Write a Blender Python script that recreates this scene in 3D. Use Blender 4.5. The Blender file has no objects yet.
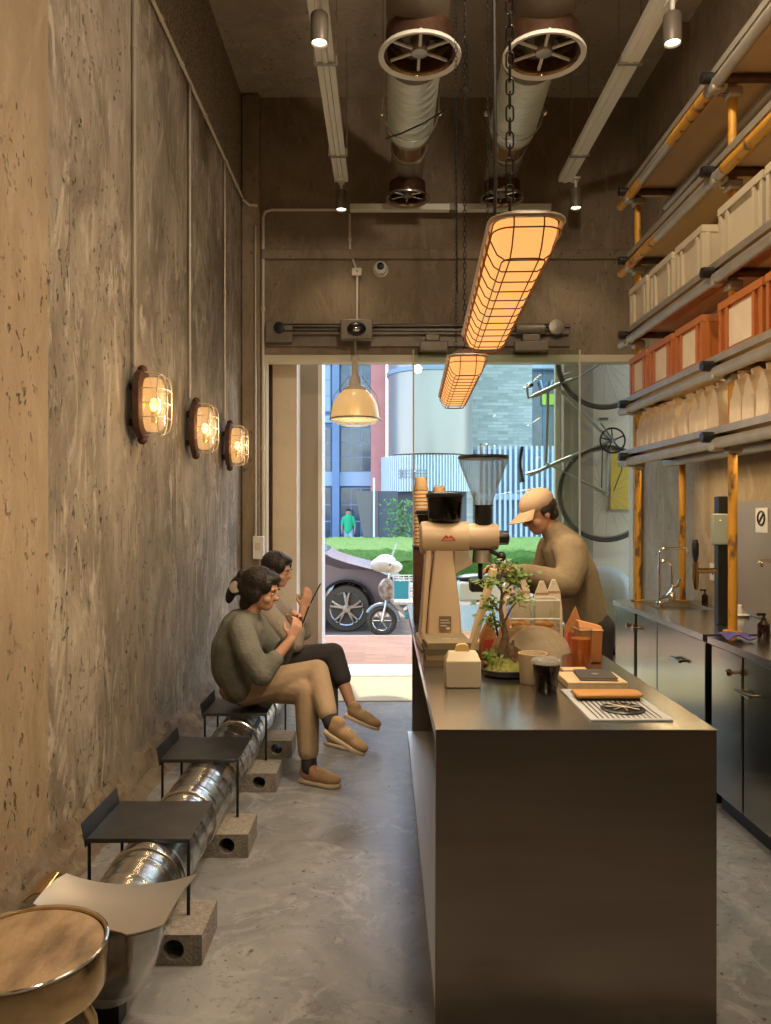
import bpy, bmesh, math, random
from mathutils import Vector, Matrix, Euler, noise
random.seed(7)
sc = bpy.context.scene
C = sc.collection
PI = math.pi
K = 770.0; H = 1.55          # focal length in pixels (771x1024 frame), camera height
def W(px, py, d): return Vector(((px-385.5)*d/K, d, H-(py-512)*d/K))
def rad(a): return math.radians(a)
def V(*a): return Vector(a)

# ------------------------------------------------------------------ materials
def mat(name, col, rough=.5, metal=0., col2=None, nscale=6., nstretch=(1,1,1), lo=.35, hi=.65, bump=0., bscale=40., emit=None, estr=0., spec=.5, sheen=0., alpha=None, trans=0., ior=1.45):
    m = bpy.data.materials.new(name); m.use_nodes = True
    nt = m.node_tree; N = nt.nodes; L = nt.links
    b = N['Principled BSDF']
    b.inputs['Base Color'].default_value = (*col, 1); b.inputs['Roughness'].default_value = rough
    b.inputs['Metallic'].default_value = metal; b.inputs['Specular IOR Level'].default_value = spec
    b.inputs['IOR'].default_value = ior
    if trans: b.inputs['Transmission Weight'].default_value = trans
    if emit: b.inputs['Emission Color'].default_value = (*emit, 1); b.inputs['Emission Strength'].default_value = estr
    tc = N.new('ShaderNodeTexCoord'); mp = N.new('ShaderNodeMapping'); mp.inputs['Scale'].default_value = nstretch
    L.new(tc.outputs['Object'], mp.inputs['Vector'])
    if col2:
        n = N.new('ShaderNodeTexNoise'); n.inputs['Scale'].default_value = nscale; n.inputs['Detail'].default_value = 6
        L.new(mp.outputs[0], n.inputs['Vector'])
        r = N.new('ShaderNodeValToRGB'); r.color_ramp.elements[0].position = lo; r.color_ramp.elements[1].position = hi
        r.color_ramp.elements[0].color = (*col, 1); r.color_ramp.elements[1].color = (*col2, 1)
        L.new(n.outputs['Fac'], r.inputs['Fac']); L.new(r.outputs[0], b.inputs['Base Color'])
    if bump:
        n2 = N.new('ShaderNodeTexNoise'); n2.inputs['Scale'].default_value = bscale; n2.inputs['Detail'].default_value = 5
        L.new(mp.outputs[0], n2.inputs['Vector'])
        bp = N.new('ShaderNodeBump'); bp.inputs['Strength'].default_value = bump; bp.inputs['Distance'].default_value = .02
        L.new(n2.outputs['Fac'], bp.inputs['Height']); L.new(bp.outputs[0], b.inputs['Normal'])
    return m
def glassmat(name, col, milk=0., rough=.0, mcol=(.8,.82,.8), glow=None, gs=0.):
    m = bpy.data.materials.new(name); m.use_nodes = True
    nt = m.node_tree; N = nt.nodes; L = nt.links; N.remove(N['Principled BSDF'])
    t = N.new('ShaderNodeBsdfTransparent'); t.inputs[0].default_value = (*col, 1)
    g = N.new('ShaderNodeBsdfGlossy'); g.inputs['Roughness'].default_value = rough
    f = N.new('ShaderNodeLayerWeight'); f.inputs[0].default_value = .5
    pw = N.new('ShaderNodeMath'); pw.operation = 'POWER'; pw.inputs[1].default_value = 4.; L.new(f.outputs['Facing'], pw.inputs[0])
    ma = N.new('ShaderNodeMath'); ma.operation = 'MULTIPLY_ADD'; ma.inputs[1].default_value = .7; ma.inputs[2].default_value = .04; L.new(pw.outputs[0], ma.inputs[0])
    mx = N.new('ShaderNodeMixShader'); L.new(ma.outputs[0], mx.inputs[0]); L.new(t.outputs[0], mx.inputs[1]); L.new(g.outputs[0], mx.inputs[2])
    out = mx.outputs[0]
    if milk:
        d = N.new('ShaderNodeBsdfTranslucent'); d.inputs[0].default_value = (*mcol, 1); d2 = N.new('ShaderNodeBsdfDiffuse'); d2.inputs[0].default_value = (*mcol, 1)
        a = N.new('ShaderNodeMixShader'); a.inputs[0].default_value = .5; L.new(d.outputs[0], a.inputs[1]); L.new(d2.outputs[0], a.inputs[2])
        m2 = N.new('ShaderNodeMixShader'); m2.inputs[0].default_value = milk; L.new(out, m2.inputs[1]); L.new(a.outputs[0], m2.inputs[2]); out = m2.outputs[0]
    if glow:
        e = N.new('ShaderNodeEmission'); e.inputs[0].default_value = (*glow, 1); e.inputs[1].default_value = gs
        ad = N.new('ShaderNodeAddShader'); L.new(out, ad.inputs[0]); L.new(e.outputs[0], ad.inputs[1]); out = ad.outputs[0]
    L.new(out, N['Material Output'].inputs[0])
    return m
def concrete(name, a, b, c, streak=.5, pits=.5, rough=.85, bump=.5, near=None, top=None):
    """raw trowelled concrete: three tones, vertical streaks, pits; near=(y,colour) tints the plaster before that y, top=(z,colour) the sprayed coat above z."""
    m = bpy.data.materials.new(name); m.use_nodes = True
    nt = m.node_tree; N = nt.nodes; L = nt.links; P = N['Principled BSDF']; P.inputs['Roughness'].default_value = rough
    P.inputs['Specular IOR Level'].default_value = .25
    tc = N.new('ShaderNodeTexCoord')
    def nz(scale, st=(1,1,1), det=8, dist=0., rough=.6):
        mp = N.new('ShaderNodeMapping'); mp.inputs['Scale'].default_value = st; L.new(tc.outputs['Object'], mp.inputs['Vector'])
        n = N.new('ShaderNodeTexNoise'); n.inputs['Scale'].default_value = scale; n.inputs['Detail'].default_value = det
        n.inputs['Distortion'].default_value = dist; n.inputs['Roughness'].default_value = rough
        L.new(mp.outputs[0], n.inputs['Vector']); return n.outputs['Fac']
    def ramp(f, p0, p1, c0=(0,0,0), c1=(1,1,1)):
        r = N.new('ShaderNodeValToRGB'); e = r.color_ramp.elements; e[0].position = p0; e[1].position = p1
        e[0].color = (*c0,1); e[1].color = (*c1,1); L.new(f, r.inputs['Fac']); return r.outputs[0]
    def mix(fac, x, y, mode='MIX'):
        n = N.new('ShaderNodeMix'); n.data_type = 'RGBA'; n.blend_type = mode
        for s, v in ((n.inputs['Factor'], fac), (n.inputs[6], x), (n.inputs[7], y)):
            if isinstance(v, (int, float)): s.default_value = v
            elif isinstance(v, tuple): s.default_value = (*v, 1)
            else: L.new(v, s)
        return n.outputs[2]
    base = ramp(nz(1.6, (1,1,.7), 12, 1.2, .68), .40, .60, a, b)
    st = ramp(nz(4, (1,1,.35), 12, 2.2, .72), .52, .62)
    base = mix(st, base, c)
    st2 = ramp(nz(9, (1,1,.22), 9, 1.6, .75), .56, .66)
    dark = tuple(x*.42 for x in a)
    k = N.new('ShaderNodeMath'); k.operation = 'MULTIPLY'; k.inputs[1].default_value = streak; L.new(st2, k.inputs[0])
    base = mix(k.outputs[0], base, dark)
    big = ramp(nz(.55, (1,1,.8), 5, .5), .47, .62)
    k2 = N.new('ShaderNodeMath'); k2.operation = 'MULTIPLY'; k2.inputs[1].default_value = .5*streak; L.new(big, k2.inputs[0])
    base = mix(k2.outputs[0], base, tuple(x*.55 for x in a))
    if near or top:
        sx = N.new('ShaderNodeSeparateXYZ'); L.new(tc.outputs['Object'], sx.inputs[0])
        if near:
            g = N.new('ShaderNodeMath'); g.operation = 'LESS_THAN'; g.inputs[1].default_value = near[0]; L.new(sx.outputs['Y'], g.inputs[0])
            f = N.new('ShaderNodeMath'); f.operation = 'MULTIPLY'; f.inputs[1].default_value = .75; L.new(g.outputs[0], f.inputs[0])
            base = mix(f.outputs[0], base, near[1])
        if top:
            g = N.new('ShaderNodeMath'); g.operation = 'GREATER_THAN'; g.inputs[1].default_value = top[0]; L.new(sx.outputs['Z'], g.inputs[0])
            sp = ramp(nz(55, (1,1,1), 3), .35, .68, tuple(x*.45 for x in top[1]), tuple(x*1.5 for x in top[1]))
            base = mix(g.outputs[0], base, sp)
    pit = ramp(nz(30, (1,1,.6), 4, .25), .62, .68)
    msk = ramp(nz(2.1, (1,1,.5), 5), .44, .56)
    pm = N.new('ShaderNodeMath'); pm.operation = 'MULTIPLY'; L.new(pit, pm.inputs[0]); L.new(msk, pm.inputs[1])
    k3 = N.new('ShaderNodeMath'); k3.operation = 'MULTIPLY'; k3.inputs[1].default_value = pits; L.new(pm.outputs[0], k3.inputs[0])
    base = mix(k3.outputs[0], base, tuple(x*.2 for x in a))
    L.new(base, P.inputs['Base Color'])
    hs = nz(7, (1,1,.3), 10, .8, .7)
    ad = N.new('ShaderNodeMath'); ad.operation = 'SUBTRACT'; L.new(hs, ad.inputs[0]); L.new(pm.outputs[0], ad.inputs[1])
    bp = N.new('ShaderNodeBump'); bp.inputs['Strength'].default_value = bump; bp.inputs['Distance'].default_value = .03
    L.new(ad.outputs[0], bp.inputs['Height']); L.new(bp.outputs[0], P.inputs['Normal'])
    return m
def brickmat(name, c1, c2, mortar, scale, bw=.5, rh=.25, rough=.8, msize=.02, plane='XY', bump=.3):
    m = bpy.data.materials.new(name); m.use_nodes = True
    nt = m.node_tree; N = nt.nodes; L = nt.links; P = N['Principled BSDF']; P.inputs['Roughness'].default_value = rough
    tc = N.new('ShaderNodeTexCoord'); s = N.new('ShaderNodeSeparateXYZ'); cb = N.new('ShaderNodeCombineXYZ')
    L.new(tc.outputs['Object'], s.inputs[0]); L.new(s.outputs[plane[0]], cb.inputs[0]); L.new(s.outputs[plane[1]], cb.inputs[1])
    b = N.new('ShaderNodeTexBrick'); b.inputs['Scale'].default_value = scale; b.inputs['Brick Width'].default_value = bw; b.inputs['Row Height'].default_value = rh
    b.inputs['Color1'].default_value = (*c1,1); b.inputs['Color2'].default_value = (*c2,1); b.inputs['Mortar'].default_value = (*mortar,1); b.inputs['Mortar Size'].default_value = msize
    L.new(cb.outputs[0], b.inputs['Vector']); L.new(b.outputs['Color'], P.inputs['Base Color'])
    bp = N.new('ShaderNodeBump'); bp.inputs['Strength'].default_value = bump; bp.inputs['Distance'].default_value = .02; bp.invert = True
    L.new(b.outputs['Fac'], bp.inputs['Height']); L.new(bp.outputs[0], P.inputs['Normal'])
    return m

M = {}
M['wall'] = concrete('raw_concrete', (.20,.165,.125), (.37,.315,.245), (.46,.40,.32), .8, .75, near=(3.31, (.34,.25,.155)), top=(4.70, (.36,.30,.225)), bump=.9)
M['wall2'] = concrete('brown_concrete', (.235,.185,.13), (.31,.245,.175), (.33,.265,.19), .35, .6)
M['wall3'] = concrete('stained_concrete', (.34,.28,.205), (.44,.37,.28), (.46,.39,.30), .45, .7)
M['wallr'] = concrete('pale_plaster', (.40,.31,.20), (.52,.42,.29), (.56,.46,.33), .25, .4)
M['ceil'] = concrete('sprayed_ceiling', (.40,.335,.26), (.48,.41,.32), (.50,.425,.335), .2, .9)
M['floor'] = concrete('polished_concrete', (.185,.19,.197), (.27,.275,.283), (.305,.308,.312), .5, .8, rough=.25, bump=.06)
M['cream'] = mat('cream_plaster', (.72,.61,.46), .8, 0, (.78,.67,.52), 4, bump=.2)
M['taupe'] = mat('taupe_panel', (.36,.30,.22), .7, 0, (.40,.33,.25), 2)
M['frame'] = mat('cream_frame', (.66,.60,.47), .45)
M['white'] = mat('white_paint', (.80,.79,.75), .45)
M['trunk'] = mat('white_trunking', (.84,.85,.78), .4)
M['steel'] = mat('brushed_steel', (.23,.19,.16), .24, 1., (.26,.22,.185), 1.5, (1,1,14), bump=.003, bscale=30)
M['cabsteel'] = mat('cabinet_steel', (.40,.39,.32), .2, 1., (.34,.33,.27), 2, (1,1,.5))
M['plate'] = mat('satin_plate', (.62,.65,.68), .5, .6)
M['steeltop'] = mat('worktop_steel', (.56,.55,.53), .22, 1., (.62,.61,.58), 3, (1,30,1), bump=.012, bscale=60)
M['galv'] = mat('galvanised_steel', (.60,.60,.58), .24, 1., (.50,.50,.49), 18, bump=.02)
M['galvdark'] = mat('dull_galvanised', (.40,.37,.31), .45, .8, (.33,.30,.25), 14)
M['foil'] = mat('silver_foil_sleeve', (.80,.87,.80), .36, .35, (.66,.74,.67), 9, (1,6,1), bump=.5, bscale=22)
M['chrome'] = mat('chrome', (.78,.77,.75), .1, 1.)
M['opgrey'] = mat('operator_grey', (.17,.145,.115), .5, .4, (.22,.19,.15), 6)
M['spotbody'] = mat('bronze_grey', (.20,.175,.145), .45, .3)
M['brass'] = mat('brass', (.62,.45,.25), .17, 1., (.52,.37,.20), 5)
M['black'] = mat('black_steel', (.018,.018,.02), .42, .3)
M['seat'] = mat('blackened_sheet_steel', (.085,.092,.105), .33, .9, (.12,.13,.145), 8)
M['blackp'] = mat('black_plastic', (.012,.012,.013), .35)
M['rust'] = mat('rusty_iron', (.07,.035,.022), .6, .5, (.11,.055,.03), 20)
M['block'] = mat('concrete_block', (.20,.18,.155), .95, 0, (.32,.29,.25), 38, (1,1,1), .3, .7, bump=.5, bscale=90)
M['yellow'] = mat('scuffed_yellow_paint', (.56,.28,.03), .5, .1, (.12,.065,.025), 17, (1,1,.4), .54, .64, bump=.1)
M['pipe'] = mat('dull_pipe', (.44,.40,.33), .42, .55, (.36,.33,.27), 7)
M['conduit'] = mat('grey_conduit', (.42,.37,.30), .45, .5)
M['conduitw'] = mat('white_conduit', (.66,.60,.50), .5)
M['shelfwood'] = mat('shelf_board', (.55,.40,.22), .6, 0, (.47,.33,.17), 5, (1,.15,1))
M['crate'] = mat('cream_plastic', (.52,.45,.32), .5, 0, (.47,.405,.285), 3)
M['orange'] = mat('orange_plastic', (.46,.155,.04), .45, 0, (.40,.125,.03), 3)
M['paper'] = mat('cream_paper', (.70,.60,.45), .8, 0, (.63,.52,.38), 7, bump=.25, bscale=14)
M['bag'] = mat('pale_paper', (.74,.64,.50), .75, 0, (.66,.55,.42), 6, bump=.5, bscale=12)
M['kraft'] = mat('kraft_paper', (.50,.34,.19), .8, 0, (.44,.29,.15), 8, bump=.2)
M['kraft2'] = mat('orange_kraft', (.55,.25,.09), .7, 0, (.47,.20,.07), 7, bump=.2)
M['gloss'] = mat('cream_enamel', (.56,.43,.29), .4, 0, (.53,.41,.27), 2)
M['glass'] = glassmat('clear_glass', (.93,.95,.93))
M['door'] = glassmat('greenish_glass', (.92,.97,.93))
M['winglass'] = glassmat('window_glass', (.92,.96,.94))
M['lampglass'] = glassmat('lamp_glass', (.97,.92,.84), .14, mcol=(.85,.72,.52), glow=(1,.52,.17), gs=.2)
M['amberglass'] = glassmat('amber_glass', (1,.50,.12), .45, mcol=(.75,.33,.08))
M['milky'] = glassmat('clear_lid', (.9,.9,.88), .25)
M['smoke'] = glassmat('smoked_plastic', (.25,.17,.11))
M['hopper'] = glassmat('hopper_plastic', (.88,.93,.94), rough=.1, milk=.2, mcol=(.85,.92,.95))
M['wood'] = mat('oiled_wood', (.52,.27,.08), .45, 0, (.42,.20,.06), 6, (1,8,8))
M['wood2'] = mat('pale_wood', (.60,.47,.29), .6, 0, (.54,.41,.24), 6, (6,6,1))
M['stooltop'] = mat('worn_wooden_top', (.36,.25,.15), .45, 0, (.14,.095,.057), 6, (2.6,1,1), .40, .68, bump=.15)
M['coffee'] = mat('black_coffee', (.02,.008,.004), .15)
M['amber'] = M['amberglass']
M['leaf'] = mat('green_leaf', (.075,.15,.015), .55, 0, (.14,.21,.025), 9)
M['moss'] = mat('moss', (.13,.17,.03), .9, 0, (.24,.22,.06), 40, bump=.8, bscale=60)
M['bark'] = mat('bark', (.10,.065,.04), .9, 0, (.17,.11,.07), 30, bump=.6)
M['croissant'] = mat('baked_pastry', (.45,.17,.04), .5, 0, (.62,.32,.10), 20, bump=.3)
M['red'] = mat('red_print', (.50,.06,.04), .5)
M['glow'] = mat('lit_diffuser', (.75,.46,.22), .5, emit=(1.,.43,.12), estr=1.0)
M['glow2'] = mat('lit_diffuser_dim', (.9,.62,.32), .5, emit=(1.,.44,.125), estr=.9)
M['cage'] = mat('cage_wire', (.26,.12,.05), .5, .2)
M['cagew'] = mat('pale_cage_wire', (.62,.52,.40), .4, .5)
M['bulb'] = mat('warm_filament', (1,.7,.3), .4, emit=(1.,.55,.16), estr=5.)
M['spotlens'] = mat('spot_lens', (1,.9,.7), .4, emit=(1.,.83,.62), estr=7.)
M['skin'] = mat('skin', (.50,.27,.17), .55, 0, (.54,.30,.20), 6)
M['hair'] = mat('dark_hair', (.010,.007,.006), .5, 0, (.018,.011,.008), 30, bump=.4, bscale=70)
M['sweater'] = mat('grey_green_knit', (.135,.14,.12), .9, 0, (.17,.17,.145), 12, bump=.3, bscale=60)
M['sweater2'] = mat('grey_knit', (.30,.26,.21), .9, 0, (.34,.30,.25), 12, bump=.3, bscale=60)
M['khaki'] = mat('khaki_cotton', (.36,.26,.165), .85, 0, (.41,.30,.195), 5, bump=.25, bscale=25)
M['darkcloth'] = mat('dark_cotton', (.03,.028,.03), .85, 0, (.045,.04,.042), 6, bump=.2)
M['tan'] = mat('tan_suede', (.40,.27,.15), .8, 0, (.45,.31,.18), 8)
M['sole'] = mat('pale_rubber', (.60,.50,.36), .6)
M['barista'] = mat('olive_brown_sweatshirt', (.235,.185,.11), .9, 0, (.28,.22,.135), 5, bump=.3, bscale=25)
M['cap'] = mat('beige_cotton', (.46,.33,.22), .85, 0, (.50,.36,.24), 9)

# ------------------------------------------------------------------ mesh builder
class MB:
    def __init__(s): s.v = []; s.f = []
    def add(s, vs, fs, mx=None):
        b = len(s.v)
        s.v += [(mx @ Vector(v)) if mx else Vector(v) for v in vs]
        s.f += [tuple(b+i for i in f) for f in fs]; return s
    def box(s, x0, x1, y0, y1, z0, z1, mx=None):
        vs = [(x,y,z) for x in (x0,x1) for y in (y0,y1) for z in (z0,z1)]
        return s.add(vs, [(0,1,3,2),(4,6,7,5),(0,4,5,1),(2,3,7,6),(0,2,6,4),(1,5,7,3)], mx)
    def tube(s, pts, r, seg=8, closed=False, cap=True, mx=None):
        pts = [Vector(p) for p in pts]; n = len(pts)
        rs = list(r) if isinstance(r, (list, tuple)) else [r]*n
        tang = []
        for i in range(n):
            if closed: t = pts[(i+1)%n]-pts[i-1]
            else: t = pts[min(i+1,n-1)]-pts[max(i-1,0)]
            tang.append(t.normalized() if t.length > 1e-9 else Vector((0,0,1)))
        up = Vector((0,0,1)) if abs(tang[0].z) < .9 else Vector((1,0,0))
        nrm = (up - tang[0]*up.dot(tang[0])).normalized()
        vs = []; fs = []
        for i in range(n):
            nrm = (nrm - tang[i]*nrm.dot(tang[i]))
            nrm = nrm.normalized() if nrm.length > 1e-6 else tang[i].orthogonal().normalized()
            bi = tang[i].cross(nrm)
            for k in range(seg):
                a = 2*PI*k/seg; vs.append(pts[i] + (nrm*math.cos(a)+bi*math.sin(a))*rs[i])
        m = n if closed else n-1
        for i in range(m):
            for k in range(seg):
                a = i*seg+k; b = i*seg+(k+1)%seg; c = ((i+1)%n)*seg+(k+1)%seg; d = ((i+1)%n)*seg+k
                fs.append((a,b,c,d))
        if cap and not closed:
            fs.append(tuple(reversed(range(seg)))); fs.append(tuple((n-1)*seg+k for k in range(seg)))
        return s.add(vs, fs, mx)
    def lathe(s, prof, c=(0,0,0), seg=24, mx=None, cap=True, closed=False):
        vs = []; fs = []; n = len(prof)
        for r, z in prof:
            for k in range(seg):
                a = 2*PI*k/seg; vs.append((c[0]+r*math.cos(a), c[1]+r*math.sin(a), c[2]+z))
        for i in range(n if closed else n-1):
            j = (i+1) % n
            for k in range(seg): fs.append((i*seg+k, i*seg+(k+1)%seg, j*seg+(k+1)%seg, j*seg+k))
        if cap and not closed:
            fs.append(tuple(reversed(range(seg)))); fs.append(tuple((n-1)*seg+k for k in range(seg)))
        return s.add(vs, fs, mx)
    def prism(s, poly, a0, a1, axis='Y', mx=None):
        def p(u, w, a): return {'Y': (u,a,w), 'X': (a,u,w), 'Z': (u,w,a)}[axis]
        n = len(poly); vs = [p(u,w,a0) for u,w in poly]+[p(u,w,a1) for u,w in poly]
        fs = [tuple(range(n)), tuple(reversed(range(n,2*n)))]+[(i,(i+1)%n,n+(i+1)%n,n+i) for i in range(n)]
        return s.add(vs, fs, mx)
    def ell(s, c, r, seg=14, rings=9, mx=None):
        if not isinstance(r, (tuple, list)): r = (r,r,r)
        vs = [(c[0],c[1],c[2]-r[2])]; fs = []
        for i in range(1, rings):
            t = -PI/2+PI*i/rings
            for k in range(seg):
                a = 2*PI*k/seg; vs.append((c[0]+r[0]*math.cos(t)*math.cos(a), c[1]+r[1]*math.cos(t)*math.sin(a), c[2]+r[2]*math.sin(t)))
        vs.append((c[0],c[1],c[2]+r[2])); T = len(vs)-1
        for k in range(seg): fs.append((0, 1+(k+1)%seg, 1+k)); fs.append((T, T-seg+k, T-seg+(k+1)%seg))
        for i in range(rings-2):
            for k in range(seg): fs.append((1+i*seg+k, 1+i*seg+(k+1)%seg, 1+(i+1)*seg+(k+1)%seg, 1+(i+1)*seg+k))
        return s.add(vs, fs, mx)
    def cap(s, p, q, r1, r2, seg=12):
        """tapered capsule p->q"""
        p = Vector(p); q = Vector(q); t = (q-p)
        L = t.length or 1e-6; t.normalize()
        pts = []; rs = []
        for a in (-80,-50,-20): pts.append(p + t*r1*math.sin(rad(a))); rs.append(r1*math.cos(rad(a)))
        pts += [p, q]; rs += [r1, r2]
        for a in (20,50,80): pts.append(q + t*r2*math.sin(rad(a))); rs.append(r2*math.cos(rad(a)))
        return s.tube(pts, rs, seg)
    def chain(s, pts, rs):
        for i in range(len(pts)-1): s.cap(pts[i], pts[i+1], rs[i], rs[i+1])
        return s
    def sheet(s, fn, nu, nv, th=0.):
        """surface fn(u,v) -> point for u,v in 0..1, closed to a solid of thickness th along its normals"""
        P = [[Vector(fn(i/nu, j/nv)) for j in range(nv+1)] for i in range(nu+1)]
        vs = []; fs = []
        for i in range(nu+1):
            for j in range(nv+1): vs.append(P[i][j])
        idx = lambda i,j: i*(nv+1)+j
        for i in range(nu):
            for j in range(nv): fs.append((idx(i,j), idx(i+1,j), idx(i+1,j+1), idx(i,j+1)))
        if th:
            off = len(vs)
            for i in range(nu+1):
                for j in range(nv+1):
                    du = P[min(i+1,nu)][j]-P[max(i-1,0)][j]; dv = P[i][min(j+1,nv)]-P[i][max(j-1,0)]
                    vs.append(P[i][j]-du.cross(dv).normalized()*th)
            for i in range(nu):
                for j in range(nv): fs.append((off+idx(i,j), off+idx(i,j+1), off+idx(i+1,j+1), off+idx(i+1,j)))
            per = [idx(i,0) for i in range(nu)]+[idx(nu,j) for j in range(nv)]+[idx(i,nv) for i in range(nu,0,-1)]+[idx(0,j) for j in range(nv,0,-1)]
            for a, b in zip(per, per[1:]+per[:1]): fs.append((a, off+a, off+b, b))
        return s.add(vs, fs)
    def shift(s, o):
        o = Vector(o); s.v = [v-o for v in s.v]; return s
    def mesh(s, name, m, sharp=38):
        me = bpy.data.meshes.new(name); me.from_pydata([tuple(v) for v in s.v], [], s.f)
        bm = bmesh.new(); bm.from_mesh(me); bmesh.ops.recalc_face_normals(bm, faces=bm.faces); bm.to_mesh(me); bm.free()
        for p in me.polygons: p.use_smooth = True
        me.set_sharp_from_angle(angle=rad(sharp))
        if m: me.materials.append(M[m] if isinstance(m, str) else m)
        return me
def link(name, me, parent=None):
    o = bpy.data.objects.new(name, me); C.objects.link(o)
    if parent: o.parent = parent
    return o
def bev(o, w, seg=2):
    b = o.modifiers.new('edge', 'BEVEL'); b.width = w; b.segments = seg; b.limit_method = 'ANGLE'; b.angle_limit = rad(40); b.harden_normals = False
    return o
def root_of(o):
    p = Vector(o.location)
    while o.parent: o = o.parent; p = p + Vector(o.location)
    return p
def part(name, mb, m, parent, world=False, bevel=0, label=None, sharp=38):
    if world: mb.shift(root_of(parent))
    o = link(name, mb.mesh(name, m, sharp), parent)
    if bevel: bev(o, bevel)
    if label: o['label'] = label
    return o
def tag(o, label, cat, group=None, kind=None):
    o['label'] = label; o['category'] = cat
    if group: o['group'] = group
    if kind: o['kind'] = kind
    return o
def thing(name, label, cat, loc=(0,0,0), rz=0, group=None):
    o = bpy.data.objects.new(name, None); C.objects.link(o); o.empty_display_size = .05
    o.location = loc; o.rotation_euler = (0,0,rz); return tag(o, label, cat, group)
def solo(name, mb, m, label, cat, group=None, loc=None, world=True, bevel=0, sharp=38, kind=None):
    """a thing that is one mesh; loc = origin"""
    if loc is not None and world: mb.shift(loc)
    o = link(name, mb.mesh(name, m, sharp))
    if loc is not None: o.location = loc
    if bevel: bev(o, bevel)
    return tag(o, label, cat, group, kind)
def struct(name, mb, m, parent=None, bevel=0):
    o = link(name, mb.mesh(name, m), parent)
    if bevel: bev(o, bevel)
    if not parent: o['kind'] = 'structure'
    return o
def dup(root, loc, rz=None, label=None, group=None):
    r = root.copy(); C.objects.link(r); r.location = loc
    if rz is not None: r.rotation_euler = (0,0,rz)
    if label: r['label'] = label
    if group: r['group'] = group
    def rec(src, dst):
        for ch in list(src.children):
            c = ch.copy(); C.objects.link(c); c.parent = dst; rec(ch, c)
    rec(root, r); return r
def bake(mb, vox, smooth=3, fac=.5):
    """fuse the overlapping pieces of a builder into ONE continuous surface"""
    me = bpy.data.meshes.new('tmp'); me.from_pydata([tuple(v) for v in mb.v], [], mb.f)
    bm = bmesh.new(); bm.from_mesh(me); bmesh.ops.recalc_face_normals(bm, faces=bm.faces); bm.to_mesh(me); bm.free()
    o = bpy.data.objects.new('tmp', me); C.objects.link(o)
    r = o.modifiers.new('r', 'REMESH'); r.mode = 'VOXEL'; r.voxel_size = vox; r.use_smooth_shade = True
    if smooth: s = o.modifiers.new('s', 'SMOOTH'); s.iterations = smooth; s.factor = fac
    dg = bpy.context.evaluated_depsgraph_get(); dg.update()
    out = bpy.data.meshes.new_from_object(o.evaluated_get(dg))
    bpy.data.objects.remove(o); bpy.data.meshes.remove(me)
    for p in out.polygons: p.use_smooth = True
    return out
def fused(name, mb, m, parent, vox=.009, smooth=3, fac=.5, world=True):
    if world: mb.shift(root_of(parent))
    me = bake(mb, vox, smooth, fac); me.name = name; me.materials.clear(); me.materials.append(M[m])
    return link(name, me, parent)
def arc(c, r, a0, a1, n, plane='XZ'):
    out = []
    for i in range(n+1):
        a = rad(a0+(a1-a0)*i/n); u, w = r*math.cos(a), r*math.sin(a)
        out.append(Vector({'XZ': (c[0]+u,c[1],c[2]+w), 'XY': (c[0]+u,c[1]+w,c[2]), 'YZ': (c[0],c[1]+u,c[2]+w)}[plane]))
    return out
RX = lambda a: Matrix.Rotation(rad(a), 4, 'X')
RY = lambda a: Matrix.Rotation(rad(a), 4, 'Y')
RZ = lambda a: Matrix.Rotation(rad(a), 4, 'Z')
TR = lambda *a: Matrix.Translation(Vector(a))
# ------------------------------------------------------------------ camera
cam = bpy.data.cameras.new('camera'); co = bpy.data.objects.new('camera', cam); C.objects.link(co)
co.location = (0,0,H); co.rotation_euler = (PI/2,0,0)
cam.sensor_fit = 'VERTICAL'; cam.sensor_height = 24.; cam.lens = 24.*K/1024; cam.clip_start = .05
sc.camera = co

# ------------------------------------------------------------------ the room
XL, XR, YF, ZC, YB = -1.45, 2.60, 7.80, 5.75, -3.2
struct('floor', MB().box(XL-.2, XR+.2, YB, YF+.02, -.1, 0), 'floor')
struct('ceiling', MB().box(XL-.2, XR+.2, YB, YF+.3, ZC, ZC+.15), 'ceil')
struct('wall_left', MB().box(XL-.2, XL, YB, YF+.3, 0, ZC), 'wall')
struct('wall_right', MB().box(XR, XR+.2, YB, YF+.3, 0, ZC), 'wall3')
struct('wall_back', MB().box(XL-.2, XR+.2, YB-.15, YB, 0, ZC), 'wall2')
# plaster lining behind the counter and the rack
struct('wall_lining', MB().box(2.30, XR-.002, YB, 5.75, .0, 3.95), 'wallr')
# storefront wall: piers and header
ox0, ox1, oz = -1.22, 2.50, 3.11
struct('wall_front', MB().box(XL+.002, ox0-.03, YF, YF+.28, 0, oz).box(XL+.002, XR-.002, YF, YF+.28, oz, ZC-.002), 'wall2')
struct('wall_pier', MB().box(ox1+.08, XR-.002, YF, YF+.28, 0, oz-.001), 'wall3')
struct('trim_1', MB().box(XL+.2, XR-.01, YF-.05, YF-.001, 4.10, 4.20), 'wall2', bevel=.01)     # ledge across the header
struct('trim_2', MB().box(XL+.004, XL+.19, YF-.09, YF-.001, .001, ZC-.01), 'wall2', bevel=.02)  # pilaster in the corner
struct('trim_3', MB().box(ox0-.03, ox1+.08, YF-.02, YF+.12, oz-.045, oz+.03).box(ox0-.03, ox0+.02, YF-.02, YF+.12, 0, oz-.045).box(ox1, ox1+.08, YF-.02, YF+.12, 0, oz-.045), 'frame', bevel=.004)
struct('trim_4', MB().box(ox0+.02, ox1, 7.24, 7.78, .0005, .012), mat('threshold_stone', (.44,.42,.39), .6, 0, (.50,.48,.44), 8))  # pale threshold
struct('trim_9', MB().box(ox0+.02, ox1, 6.30, 7.239, .0005, .006), mat('sun_patch_floor', (.32,.275,.16), .5, 0, (.38,.325,.19), 5))  # floor strip coloured paler and yellower to carry the sun patch
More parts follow.
